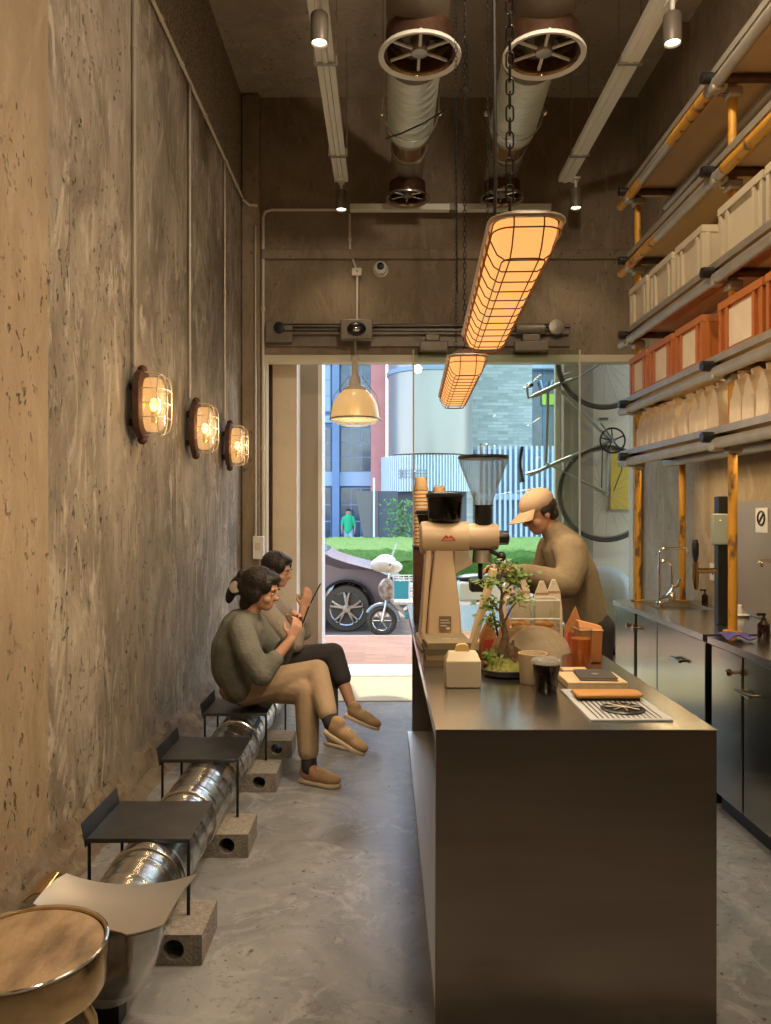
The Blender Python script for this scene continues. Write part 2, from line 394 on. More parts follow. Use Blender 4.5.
struct('trim_5', MB().box(XR-.06, XR-.002, 6.6, YF-.06, 3.95, ZC-.01), 'wall2')
# ragged base of the wall, widened and darkened as shadow behind the duct
mb = MB()
def foot(u, v):
    y = -2.+9.6*u; n = noise.noise(Vector((y*5,v*3,1)))*.035+noise.noise(Vector((y*17,v*7,5)))*.018
    return (XL-.004+.16*v+(n*.6 if v > .1 else 0), y, max(.0006, .15*(1-v)**1.5+n*(1-v)*1.8))
mb.sheet(foot, 330, 10)
struct('baseboard_left', mb, concrete('crumbled_plaster_shadow', (.13,.10,.07), (.20,.16,.115), (.22,.18,.13), .5, .8))
# fixed glazing beside the door, and the open sliding door leaf
window = struct('window_1', MB().box(1.60, ox1-.002, YF+.055, YF+.063, .012, oz-.047), 'winglass')
door = struct('door_1', MB().box(.28, 1.94, YF-.105, YF-.095, .03, 3.17), 'door')
struct('door_rail', MB().box(.28, 1.94, YF-.118, YF-.082, .012, .075), 'galv', door)
struct('door_edge', MB().box(.272, .286, YF-.11, YF-.09, .03, 3.17).box(1.935, 1.95, YF-.11, YF-.09, .03, 3.17), 'frame', door)

# ------------------------------------------------------------------ the street
struct('pavement', MB().box(-7, 9, YF+.02, 9.70, -.16, -.01), brickmat('brick_pavers', (.19,.085,.055), (.24,.125,.08), (.18,.12,.09), 1., .22, .11, msize=.008))
struct('pavement_strip', MB().box(-7, 9, 9.70, 9.95, -.30, -.04), mat('kerb_stone', (.22,.18,.145), .8, 0, (.27,.22,.18), 9))
struct('street', MB().box(-30, 30, 9.95, 17.0, -.42, -.20), mat('asphalt', (.17,.13,.10), .9, 0, (.24,.18,.135), 6, bump=.2))
struct('terrain', MB().box(-40, 40, 17.0, 60, -.4, -.05), mat('pale_forecourt', (.50,.53,.58), .8, 0, (.55,.58,.62), 3))
struct('pillar', MB().box(-1.19, -.935, 8.12, 8.45, -.01, 5), 'cream')
struct('pillar_panel', MB().box(-1.02, -.745, 8.5, 8.9, -.01, 5), 'taupe')
struct('trim_6', MB().box(-.744, -.70, 8.5, 8.92, -.01, 5), 'white')
struct('trim_7', MB().box(-1.30, -1.195, 8.09, 8.35, -.01, 5), 'rust')
struct('pillar_concrete', MB().box(1.99, 2.32, 8.60, 9.1, -.01, 6), mat('grey_concrete', (.40,.31,.22), .85, 0, (.46,.36,.26), 3, bump=.2))
struct('wall_outside', MB().box(2.322, 4.2, 8.66, 9.1, -.01, 6), mat('pale_render', (.66,.52,.37), .85, 0, (.72,.58,.42), 2, bump=.2))
struct('trim_8', MB().box(1.93, 1.988, 8.75, 8.8, -.01, 6), 'frame')
# ------------------------------------------------------------------ conduits
def conduit(name, pts, r, m, label, cat='conduit', group=None, clips=()):
    p0 = Vector(pts[0]); t = thing(name, label, cat, p0, 0, group)
    part('pipe', MB().tube([Vector(p)-p0 for p in pts], r, 8), m, t)
    for c in clips:
        part('clip', MB().tube([Vector(c)-p0-V(0,0,r*1.4), Vector(c)-p0+V(0,0,r*1.4)] if abs(pts[0][2]-pts[-1][2]) > .5 else [Vector(c)-p0-V(0,r,0), Vector(c)-p0+V(0,r,0)], r*1.45, 8), m, t)
    return t
xw = XL+.022
conduit('electrical_conduit', [(xw,-2,4.69),(xw,7.68,4.69)], .013, 'conduitw', 'pale conduit running level along the top of the raw concrete wall', clips=[(xw,y,4.69) for y in (3.6,4.9,5.4,6.1,6.9,7.4)])
LY = (4.38, 5.62, 6.84)
for y, w in zip(LY, ('first caged wall lamp, the biggest in view', 'middle caged wall lamp', 'caged wall lamp closest to the doorway')):
    conduit('electrical_conduit', [(xw,y,2.38),(xw,y,4.67)], .011, 'conduit', 'thin vertical conduit dropping to the '+w, group='conduits feeding the wall lamps', clips=[(xw,y,2.75),(xw,y,3.5),(xw,y,4.2)])
yf = YF-.11
conduit('electrical_conduit', [(XL+.03,7.66,4.66),(-1.36,yf+.012,4.62),(-1.28,yf+.012,4.62)], .014, 'conduitw', 'short bent conduit piece in the top corner beside the pilaster')
conduit('electrical_conduit', [(-.44,YF-.03,4.60),(-1.15,YF-.03,4.60),(-1.215,YF-.03,4.58),(-1.235,YF-.03,4.52),(-1.235,YF-.03,1.30)], .016, 'conduitw', 'long pale conduit bending down beside the doorway pilaster', clips=[(-1.235,YF-.03,3.6),(-1.235,YF-.03,2.2)])
conduit('electrical_conduit', [(-.36,YF-.03,4.56),(-.36,YF-.03,4.22),(-.33,YF-.03,4.10),(-.30,YF-.03,4.012)], .012, 'conduitw', 'wavy conduit running down the header into the junction box', clips=[(-.36,YF-.03,4.3)])
conduit('electrical_conduit', [(-.285,YF-.03,3.928),(-.285,YF-.03,3.46)], .012, 'conduitw', 'short conduit between the junction box and the door sensor')
conduit('electrical_conduit', [(-1.30,yf,4.4),(-1.30,yf,1.30)], .012, 'conduit', 'slim brown conduit running down the face of the pilaster', clips=[(-1.30,yf,3.2)])
t = thing('junction_box', 'small white junction box on the header above the door sensor', 'junction box', (-.29,YF-.002,3.97))
part('box_body', MB().box(-.05,.05,-.05,0,-.04,.04), 'conduitw', t, bevel=.006); part('screw_cap', MB().ell((0,-.052,0),.012), 'chrome', t)
t = thing('switch_box', 'white switch box low on the pilaster above the seated women', 'switch box', (-1.265,YF-.092,1.22))
part('box_body', MB().box(-.055,.055,-.06,0,-.14,.09), 'white', t, bevel=.008); part('rocker', MB().box(-.03,.03,-.07,-.06,-.04,.03), 'conduitw', t, bevel=.003)
t = thing('security_camera', 'round white security camera high on the brown header', 'security camera', (-.05,YF+.003,4.00))
part('base', MB().lathe([(.075,0),(.078,.02),(.06,.03)], mx=RX(90)), 'white', t)
part('camera_body', MB().ell((0,-.07,0),.068), 'white', t); part('lens', MB().lathe([(.036,.125),(.036,.137),(.02,.145)], mx=RX(90)), 'blackp', t)
# automatic sliding-door operator
t = thing('door_operator', 'exposed metal sliding door operator across the header over the doorway', 'door operator', (0,YF-.005,3.35))
part('rail', MB().box(-1.20,1.86,-.05,0,.06,.10).box(-1.18,1.84,-.085,0,-.02,.015).box(-1.20,1.86,-.03,0,-.13,.06), 'opgrey', t, bevel=.004)
part('belt', MB().tube([(-1.05,-.10,.075),(1.68,-.10,.075),(1.68,-.10,.01),(-1.05,-.10,.01)], .008, 6, closed=True), 'blackp', t)
part('end_plate', MB().box(-1.20,-.93,-.10,-.052,-.10,.11), 'opgrey', t, bevel=.006)
part('pulley', MB().lathe([(.055,0),(.055,.03),(.02,.035)], (0,0,0), 18, TR(-1.06,-.1,.04)@RX(90)), 'black', t)
part('motor', MB().lathe([(.05,0),(.05,.28),(.03,.30)], (0,0,0), 18, TR(1.30,-.11,.02)@RY(90)), 'opgrey', t)
part('drive_pulley', MB().lathe([(.075,0),(.075,.05),(.03,.06)], (0,0,0), 20, TR(1.70,-.1,.04)@RX(90)), 'galvdark', t)
part('carriage', MB().box(1.28,1.62,-.16,-.11,-.20,-.10).box(1.36,1.54,-.15,-.09,-.1,-.03), 'opgrey', t, bevel=.01)
part('carriage', MB().box(.34,.62,-.16,-.11,-.20,-.10).box(.4,.54,-.15,-.09,-.1,-.03), 'opgrey', t, bevel=.01)
t = thing('motion_sensor', 'black motion sensor in a grey housing above the doorway', 'sensor', (-.285,YF-.13,3.35))
part('housing', MB().box(-.16,.16,-.10,0,-.10,.10), 'opgrey', t, bevel=.012)
part('sensor_head', MB().ell((0,-.105,0),(.095,.05,.07)), 'blackp', t); part('lens', MB().ell((0,-.15,-.015),(.04,.02,.022)), 'chrome', t)

# ------------------------------------------------------------------ caged wall lamps
def stadium(w, h, n=8):
    """upright rounded outline, half-width w, half-height h, corner radius w"""
    r = w; out = []
    for i in range(n+1): a = PI*i/n; out.append((r*math.cos(a), h-r+r*math.sin(a)))
    for i in range(n+1): a = PI+PI*i/n; out.append((r*math.cos(a), -(h-r)+r*math.sin(a)))
    return out
def loft(mb, rings):
    n = len(rings[0]); vs = [p for r in rings for p in r]; fs = []
    for i in range(len(rings)-1):
        for k in range(n): fs.append((i*n+k, i*n+(k+1)%n, (i+1)*n+(k+1)%n, (i+1)*n+k))
    fs.append(tuple(reversed(range(n)))); fs.append(tuple((len(rings)-1)*n+k for k in range(n)))
    return mb.add(vs, fs)
def ring(w, h, x): return [(x, u, v) for u, v in stadium(w, h)]
def make_wall_lamp(label):
    t = thing('wall_lamp', label, 'wall lamp', (0,0,0), 0, 'caged wall lamps')
    part('back_plate', loft(MB(), [ring(.10,.19,.042), ring(.13,.212,.05), ring(.13,.212,.088), ring(.105,.185,.10)]), 'rust', t, bevel=.004)
    for z in (-.11,.11): part('mounting_foot', MB().tube([(-.001,0,z),(.045,0,z)], .024, 10), 'rust', t)
    for z in (-.205,.205): part('lug', MB().ell((.07,0,z*1.03),(.03,.03,.03)), 'rust', t)
    part('glass_cover', loft(MB(), [ring(.092,.165,.101), ring(.092,.165,.165), ring(.082,.152,.187), ring(.06,.13,.196)]), 'lampglass', t)
    cg = MB()
    for z in (-.085,.0,.085): cg.tube([(.10,-.118,z),(.17,-.116,z),(.212,-.09,z),(.232,-.04,z),(.232,.04,z),(.212,.09,z),(.17,.116,z),(.10,.118,z)], .0029, 6)
    for y in (-.05,.05): cg.tube([(.10,y,-.19),(.18,y,-.185),(.222,y,-.155),(.234,y,-.1),(.234,y,.1),(.222,y,.155),(.18,y,.185),(.10,y,.19)], .0029, 6)
    cg.tube([(.19,u*1.0,v) for u, v in stadium(.11,.183,10)], .0029, 6, closed=True)
    part('cage_grille', cg, 'cagew', t)
    part('bulb', MB().ell((.14,0,.0),(.024,.024,.04)), 'bulb', t)
    part('bulb_socket', MB().lathe([(.022,-.11),(.022,-.045)], (.145,0,0), 14), 'brass', t)
    return t
wl = make_wall_lamp('rusty caged wall lamp with a lit bulb, the biggest of three in a row')
wl.location = (XL+.001, LY[0], 2.16); wl.scale = (.94,.94,.94)
dup(wl, (XL+.001, LY[1], 2.16), label='rusty caged wall lamp with a lit bulb, middle one of the row of three')
dup(wl, (XL+.001, LY[2], 2.14), label='rusty caged wall lamp with a lit bulb, smallest, closest to the doorway')

# ------------------------------------------------------------------ ducts and fans
def grille(t, c, R, m='white', neck=.16):
    cx, cy, z = c
    part('ring_neck', MB().lathe([(R*.90,.018),(R*.84,.03),(R*.82,neck),(R*.78,neck),(R*.80,.02)], c, 36, closed=True), 'rust', t)
    r = part('outlet_ring', MB().lathe([(R*.88,.012),(R*.87,0),(R,-.010),(R*1.01,.004),(R*.97,.018)], c, 40, closed=True), m, t)
    part('inner_drum', MB().lathe([(R*.87,.002),(R*.80,.06),(R*.77,neck)], c, 36, cap=False), 'brass', r)
    sp = MB()
    for k in range(6):
        a = rad(60*k+30); sp.tube([(cx+.22*R*math.cos(a),cy+.22*R*math.sin(a),z+.035),(cx+.84*R*math.cos(a),cy+.84*R*math.sin(a),z+.035)], .011, 6)
    part('spokes', sp, m, r)
    part('fan_hub', MB().lathe([(R*.05,.01),(R*.20,.016),(R*.24,.04),(R*.24,.14)], c, 20), 'galvdark', r)
    bl = MB()
    for k in range(5):
        bl.sheet(lambda u,v,k=k: (cx+(.22+.5*u)*R*math.cos(2*PI*k/5+v*.8), cy+(.22+.5*u)*R*math.sin(2*PI*k/5+v*.8), z+.11+.04*v), 4, 4, .004)
    part('fan_blades', bl, 'black', r)
    return r
def make_duct(x0, label):
    t = thing('ventilation_duct', label, 'ventilation duct', (x0,5.0,4.75), 0, 'ceiling ducts with fans')
    def cyl(y0, y1, r, ribs=0, amp=.006):
        pr = []
        n = max(2, ribs*4)
        for i in range(n+1):
            y = y0+(y1-y0)*i/n; pr.append((r+(amp*math.sin(2*PI*i/4) if ribs else 0), y))
        return MB().lathe(pr, (0,0,0), 28, RX(-90))
    D = cyl(-3.2, .42, .20, 12, .003); part('duct_pipe', D, mat('dusty_duct', (.20,.165,.12), .7, .2), t)
    part('foil_sleeve', cyl(.42, 1.42, .185, 9, .008), 'foil', t)
    part('duct_collar', cyl(1.42, 1.72, .15), 'brass', t, bevel=.004); part('duct_collar', cyl(1.72,1.95,.158), 'galvdark', t, bevel=.004)
    part('duct_pipe', cyl(1.95, 2.42, .15), 'galvdark', t)
    for y in (1.40,1.74): part('clamp_band', cyl(y,y+.03,.192 if y<1.5 else .165), 'galv', t)
    part('hanger_strap', MB().tube([(-.23,1.2,.0)]+arc((0,1.2,0),.215,180,360,14)+[(.23,1.2,0)], .007, 6), 'galv', t)
    for s in (-1,1):
        part('hanger_rod', MB().tube([(s*.225,1.2,-.02),(s*.225,1.2,.995)], .006, 6), 'galv', t)
        part('bolt', MB().ell((s*.235,1.2,.01),.022), 'chrome', t)
    grille(t, (.012,-.10,-.30), .262)
    g = grille(t, (0,2.20,-.27), .205, 'galv', .14)
    return t
du = make_duct(.205, 'round silver foil ceiling duct with white fan ring, the one crossed by a black cable')
dup(du, (1.0,5.0,4.75), rad(-2.3), label='round silver foil ceiling duct with white fan ring, behind the dangling big-link chain')
# dark cable looping across the ducts
solo('hanging_cable', MB().tube([(.0,6.0,4.46),(.12,5.9,4.45),(.28,5.85,4.50),(.42,5.8,4.56),(.50,5.8,4.60),(.53,5.8,4.56),(.54,5.8,3.2)], .007, 6), 'blackp', 'thin black cable strung across the foil duct and down', 'cable')

# ------------------------------------------------------------------ white trunking with spotlights
def trunking(name, x, label, lean):
    t = thing(name, label, 'lighting track', (x,4.0,4.70), 0, 'white lighting tracks')
    sec = MB()
    for k, (a, b, z0, z1) in enumerate(((-.065,-.022,0,.05),(-.018,.018,-.008,.05),(.022,.065,0,.05))): sec.box(a, b, -6.8, 3.35, z0, z1)
    sec.box(-.06,.06,-6.8,3.35,.02,.045)
    part('channel', sec, 'trunk', t)
    for y in (-.2,1.4,2.8):
        part('bracket', MB().box(-.085,.085,y-.012,y+.012,-.016,.055), 'galv', t)
        for s in (-1,1): part('hanger_rod', MB().tube([(s*.078,y,.05),(s*.078,y,1.045)], .004, 6), 'galv', t)
    return t
trunking('lighting_track', -.42, 'white lighting track along the raw concrete wall side of the ceiling', 0)
trunking('lighting_track', 1.715, 'white lighting track on the shelf side of the ceiling', 0)
t = thing('cable_tray', 'pale cross tray joining the two lighting tracks near the header', 'cable tray', (.65,7.60,4.55))
part('channel', MB().box(-1.0,-.0,-.04,.04,-.03,.03).box(.02,.98,-.04,.04,-.03,.03), 'trunk', t, bevel=.004)
part('joint', MB().box(-.02,.04,-.045,.045,-.034,.034), 'galv', t)
for x in (-.8,.5,.9): part('bracket', MB().box(x-.012,x+.012,-.02,.203,.031,.043), 'galv', t)
def spotlight(x, y, label, z=4.62, tilt=0, first=[None]):
    if first[0]:
        return dup(first[0], (x,y,z), label=label)
    t = thing('ceiling_spotlight', label, 'spotlight', (x,y,z), 0, 'cylinder spotlights'); first[0] = t
    part('stem', MB().tube([(0,0,-.02),(0,0,.068)], .014, 8), 'trunk', t); part('adapter', MB().box(-.03,.03,-.06,.06,.064,.079), 'trunk', t, bevel=.004)
    h = part('lamp_housing', MB().lathe([(.05,-.02),(.055,-.03),(.055,-.19),(.05,-.20),(.045,-.19),(.045,-.17)], seg=24), 'spotbody', t)
    part('lens', MB().lathe([(.043,-.188),(.03,-.19)], seg=20), 'spotlens', h)
    return t
SP = [(-.405,4.72,'bright cylinder spotlight on the track beside the raw concrete wall, at the photo edge'), (1.76,4.72,'bright cylinder spotlight on the track above the shelves, with a glowing lens'),
      (-.42,7.32,'small cylinder spotlight at the far end of the wall-side track, by the header'), (1.80,7.28,'small cylinder spotlight at the far end of the shelf-side track, by the header')]
for x, y, l in SP: spotlight(x, y, l)

# ------------------------------------------------------------------ pendants over the counter
def make_pendant(label, n=13, L=1.20, m='glow'):
    t = thing('caged_pendant_lamp', label, 'pendant lamp', (0,0,0), 0, 'long caged pendant lamps')
    w = .074
    def rr(hw, y0, y1, z, c=.045):
        out = []
        for cx, cy, a0 in ((hw-c,y1-c,0),(-hw+c,y1-c,90),(-hw+c,y0+c,180),(hw-c,y0+c,270)):
            for i in range(5): a = rad(a0+22.5*i); out.append((cx+c*math.cos(a), cy+c*math.sin(a), z))
        return out
    part('diffuser', loft(MB(), [rr(w,0,L,0), rr(w*.97,.01,L-.01,-.022), rr(w*.86,.04,L-.04,-.052), rr(w*.66,.08,L-.08,-.064,.03)]), m, t)
    part('housing', loft(MB(), [rr(w+.008,-.01,L+.01,.004,.05), rr(w+.004,-.006,L+.006,.012,.05), rr(w*.7,.06,L-.06,.040,.04)]), 'rust', t, bevel=.003)
    part('rim', MB().tube([V(*p) for p in rr(w+.010,-.012,L+.012,.002,.05)], .007, 8, closed=True), 'cagew', t)
    cg = MB()
    for i in range(n):
        y = .075+(L-.15)*i/(n-1)
        cg.tube([(-w-.009,y,0),(-w-.008,y,-.022),(-w*.86,y,-.060),(-w*.6,y,-.073),(w*.6,y,-.073),(w*.86,y,-.060),(w+.008,y,-.022),(w+.009,y,0)], .0019, 5)
    for x in (-.034,.034):
        cg.tube([(x,-.014,0),(x,-.012,-.022),(x,.03,-.058),(x,.075,-.074),(x,L-.075,-.074),(x,L-.03,-.058),(x,L+.012,-.022),(x,L+.014,0)], .0019, 5)
    cg.tube([V(*p) for p in rr(w+.006,-.012,L+.012,-.026,.045)], .0019, 5, closed=True)
    cg.tube([V(*p) for p in rr(w*.70,.06,L-.06,-.074,.03)], .0019, 5, closed=True)
    part('cage_grille', cg, 'cage', t)
    for y in (.22, L-.22): part('hanger_bracket', MB().box(-.05,.05,y-.012,y+.012,.036,.058), 'black', t)
    return t
pz = 2.22
pd = make_pendant('big glowing orange caged pendant lamp hanging in the middle of the room'); pd.location = (.325,1.75,pz); pd.rotation_euler = (0,0,rad(-2.6))
pd2 = dup(pd, (.355,3.30,pz), rad(-2.0), 'smaller looking glowing caged pendant lamp, the farther of the two over the counter')
def link_chain(name, x, y, z0, z1, p, label, rr_=.07):
    """an oval-link steel chain"""
    mb = MB(); z = z0; k = 0; r = p*rr_
    while z < z1-p:
        w = p*.27; pts = []
        for i in range(6): a = PI*i/5; pts.append((w*math.cos(a), p*.36+w*math.sin(a)))
        for i in range(6): a = PI+PI*i/5; pts.append((w*math.cos(a), -p*.36+w*math.sin(a)))
        pts3 = [(u,0,v) if k%2 == 0 else (0,u,v) for u,v in pts]
        mb.tube([V(x,y,z+p*.55)+V(*q) for q in pts3], r, 4, closed=True)
        z += p; k += 1
    return solo(name, mb, 'black', label, 'chain', 'lamp chains', loc=(x,y,z0))
link_chain('hanging_chain', .318, 1.97, pz+.059, 4.53, .034, 'big-link chain dangling from the ceiling to the end of the larger pendant lamp')
link_chain('hanging_chain', .362, 2.73, pz+.059, 4.53, .014, 'chain holding the far end of the larger pendant lamp')
link_chain('hanging_chain', .362, 3.52, pz+.059, 4.53, .024, 'chain holding the near end of the farther pendant lamp')
link_chain('hanging_chain', .392, 4.28, pz+.059, 4.53, .024, 'chain holding the far end of the farther pendant lamp')
solo('power_cable', MB().tube([(.345,2.45,pz+.042),(.35,2.45,2.6),(.345,2.47,3.6),(.345,2.45,4.53)], .006, 6), 'blackp', 'thin black power cable rising from the larger pendant lamp', 'cable')
t = thing('ceiling_rose', 'dark round ceiling rose between the two foil ducts', 'ceiling rose', (.72,6.9,5.3))
part('rose', MB().lathe([(.05,0),(.06,.03),(.02,.06),(.02,.44)], seg=18), 'galvdark', t)

# bell-shaped glass pendant in the doorway
t = thing('bell_pendant_lamp', 'bell-shaped ribbed glass pendant lamp hanging in the doorway', 'pendant lamp', (-.30,YF-.16,2.44))
part('glass_shade', MB().lathe([(.245,.03),(.243,.05),(.225,.17),(.17,.27),(.10,.325),(.09,.32),(.16,.262),(.215,.165),(.232,.05)], seg=40, closed=True), mat('amber_glass_shade', (.80,.62,.34), .3, 0, (.72,.54,.28), 3, trans=.2, emit=(1,.68,.30), estr=.28), t)
part('rim', MB().tube([(.25*math.cos(2*PI*k/36), .25*math.sin(2*PI*k/36), .03) for k in range(36)], .009, 6, closed=True), 'galvdark', t)
part('glass_lens', MB().lathe([(.24,.025),(.20,-.01),(.12,-.035),(.02,-.045)], seg=36), 'hopper', t)
part('metal_neck', MB().lathe([(.115,.31),(.12,.33),(.065,.37),(.055,.43),(.035,.47),(.03,.60)], seg=24), 'conduitw', t)
part('ball_knob', MB().ell((0,0,.625),.045), 'conduitw', t)
part('bulb', MB().ell((0,0,.17),(.04,.04,.06)), 'bulb', t)
for s in (-1,1): part('guard_wire', MB().tube([(s*.25,0,.03),(s*.215,0,.26),(s*.06,0,.46)], .004, 6), 'galvdark', t)
part('suspension_rod', MB().tube([(0,0,.64),(0,0,.809)], .012, 8), 'galvdark', t)
# ------------------------------------------------------------------ cabinets along the lining
ctop = .90
def cabinet(y0, y1, doors, label, sink, end_split=False):
    t = thing('counter_cabinet', label, 'cabinet', (1.70, y0, 0), 0, 'steel cabinets under the rack')
    L = y1-y0
    part('carcass', MB().box(.022,.596,.004,L-.004,.10,ctop-.034), 'cabsteel', t)
    part('toe_kick', MB().box(.06,.59,.004,L-.004,.001,.099), 'blackp', t)
    a, b = sink
    tp = MB().box(-.015,.598,0,a,ctop-.034,ctop).box(-.015,.598,b,L,ctop-.034,ctop).box(-.015,.12,a,b,ctop-.034,ctop).box(.50,.598,a,b,ctop-.034,ctop)
    part('worktop', tp, 'steeltop', t)
    bs = MB().box(.12,.50,a,b,ctop-.20,ctop-.195).box(.12,.124,a,b,ctop-.195,ctop-.001).box(.496,.5,a,b,ctop-.195,ctop-.001).box(.124,.496,a,a+.004,ctop-.195,ctop-.001).box(.124,.496,b-.004,b,ctop-.195,ctop-.001)
    part('sink_basin', bs, 'galvdark', t)
    for d0, d1, hy, kind in doors:
        d = part('door', MB().box(0,.020,d0-y0+.006,d1-y0-.006,.11,ctop-.042), 'cabsteel', t, bevel=.003)
        if kind == 'pull':
            part('handle', MB().tube([(-.028,hy-y0-.07,.70),(-.028,hy-y0+.07,.70)], .010, 8).tube([(0,hy-y0-.05,.70),(-.028,hy-y0-.05,.70)], .007, 6).tube([(0,hy-y0+.05,.70),(-.028,hy-y0+.05,.70)], .007, 6), 'brass', d)
        else:
            part('handle', MB().lathe([(.008,0),(.008,.02),(.018,.024),(.018,.04),(.012,.044)], (0,0,0), 14, TR(0,hy-y0,.77)@RY(-90)), 'brass', d)
    return t
cabinet(1.2, 4.03, [(1.2,2.0,1.94,'k'),(2.0,2.83,2.06,'k'),(2.83,3.66,3.60,'pull'),(3.67,4.02,3.74,'k')], 'steel counter cabinet with a sunk basin, section nearer the camera', (1.75, 2.30+1.35-1.2))
cabinet(4.09, 5.70, [(4.09,4.82,4.44,'pull'),(4.82,5.21,5.18,'k'),(5.26,5.70,5.31,'k')], 'steel counter cabinet with a square sink, section by the storefront', (1.02, 1.50))
struct('wall_backsplash', MB().box(2.285,2.299,1.2,5.05,.902,1.62), mat('dull_steel_sheet', (.42,.34,.24), .4, .6, (.46,.38,.27), 2))

# ------------------------------------------------------------------ the scaffold rack
TZ = (1.95, 2.33, 2.83, 3.37, 3.87)
PY = (1.30, 2.72, 4.17, 5.63)
t = thing('scaffold_rack', 'yellow and grey scaffold pipe rack with five long shelves over the steel cabinets', 'rack', (1.88, 1.3, .901))
o = V(1.88,1.3,.901)
def rp(name, mb, m, **k): return part(name, mb, m, t, world=True, **k)
for y in PY:
    for x in (1.88 if y < 5 else 1.845, 2.17):
        p = rp('post', MB().tube([(x,y,.901),(x,y,4.02)], .024, 12), 'yellow')
        part('foot_plate', MB().lathe([(.05,0),(.05,.008)], seg=16).shift(o-V(x,y,.901)), 'yellow', p) if y > 3 else None
for z in TZ:
    for y in PY:
        xa = 1.71
        rp('cross_tube', MB().tube([(xa+.03,y-.05,z),(2.27,y-.05,z)], .0235, 10), 'rust')
        rp('end_cap', MB().lathe([(.028,0),(.030,.01),(.030,.06)], (0,0,0), 14, TR(xa-.02,y-.05,z)@RY(90)), 'blackp')
        xp = 1.88 if y < 5 else 1.845
        rp('coupler', MB().box(xp-.04,xp+.04,y-.045,y+.035,z-.085,z-.03), 'pipe', bevel=.012)
        rp('bolt', MB().tube([(xp-.075,y+.0,z-.06),(xp-.03,y+.0,z-.06)], .010, 8), 'chrome')
        rp('coupler', MB().box(1.735,1.80,y-.085,y-.015,z-.075,z-.01), 'pipe', bevel=.012)
    for x in (1.765, 2.10): rp('rail', MB().tube([(x,.6,z-.034),(x,5.76,z-.034)], .031, 12), 'pipe')
    rp('shelf_board', MB().box(1.76,2.27,.6,5.74,z+.026,z+.040), 'shelfwood')
    rp('board_edge', MB().box(1.750,1.759,.6,5.74,z+.014,z+.052), 'pipe')
for z, a, b in ((TZ[4],5.30,5.765),(TZ[4],4.20,4.75),(TZ[3],5.0,5.765),(TZ[3],3.2,4.0)):
    rp('rail_sleeve', MB().tube([(1.765,a,z-.034),(1.765,b,z-.034)], .0325, 12), 'yellow')

# ------------------------------------------------------------------ crates
CY = ((5.19,5.56),(4.73,5.14),(4.28,4.68),(3.59,4.08),(3.13,3.57))
def make_crate(m, label, group, L, insert=None):
    t = thing('plastic_crate', label, 'crate', (0,0,0), 0, group)
    hx, hy, h = .20, L/2, .275
    s = .955
    def rc(k, z, th=0): return [(-hx*k+th,-hy*k+th,z),(hx*k-th,-hy*k+th,z),(hx*k-th,hy*k-th,z),(-hx*k+th,hy*k-th,z)]
    body = MB(); vs = rc(s,0)+rc(1,h)+rc(1,h,.008)+rc(s,.008,.008)
    fs = [(3,2,1,0)]+[(i,(i+1)%4,4+(i+1)%4,4+i) for i in range(4)]+[(4+i,4+(i+1)%4,8+(i+1)%4,8+i) for i in range(4)]+[(8+i,8+(i+1)%4,12+(i+1)%4,12+i) for i in range(4)]+[(12,13,14,15)]
    body.add(vs, fs); part('body', body, m, t)
    rim = MB()
    for z0, z1, e in ((h-.035,h+.004,.016),): rim.box(-hx-e,hx+e,-hy-.004,-hy+.006,z0,z1).box(-hx-e,hx+e,hy-.006,hy+.004,z0,z1).box(-hx-e,-hx+.006,-hy+.0062,hy-.0062,z0,z1).box(hx-.006,hx+e,-hy+.0062,hy-.0062,z0,z1)
    part('rim', rim, m, t)
    for y in (-hy*.93, -hy*.60, hy*.60, hy*.93):
        part('corner_rib', MB().box(-hx-.013,-hx+.016,y-.014,y+.014,.0,h-.036), m, t)
    for x in (-hx*.9, -hx*.5, hx*.5):
        part('side_rib', MB().box(x-.014,x+.014,-hy-.004,-hy+.016,.0,h-.036), m, t)
    part('base_lip', MB().box(-hx-.008,hx*.97,-hy*.99,hy*.99,.0,.026), m, t)
    if insert: part('paper_insert', MB().box(-hx-.006,-hx+.012,-hy*.55,hy*.55,.03,h-.05), insert, t, label='pale paper label panel')
    return t
where = ('the storefront end', 'second from the storefront end', 'third, before the yellow post', 'past the yellow post', 'cut off at the photo edge')
for m, z, nm, ins in (('crate', TZ[2], 'cream plastic crate on the third shelf', None), ('orange', TZ[1], 'orange crate with a pale label on the second shelf', 'paper')):
    for (a, b), w in zip(CY, where):
        c = make_crate(m, nm+', '+(w if w[0] != 't' or w.startswith('third') or w.startswith('the one') else 'at '+w), 'cream crates' if m == 'crate' else 'orange crates', b-a-.012, ins)
        c.location = (1.76+.214, (a+b)/2, z+.0405)

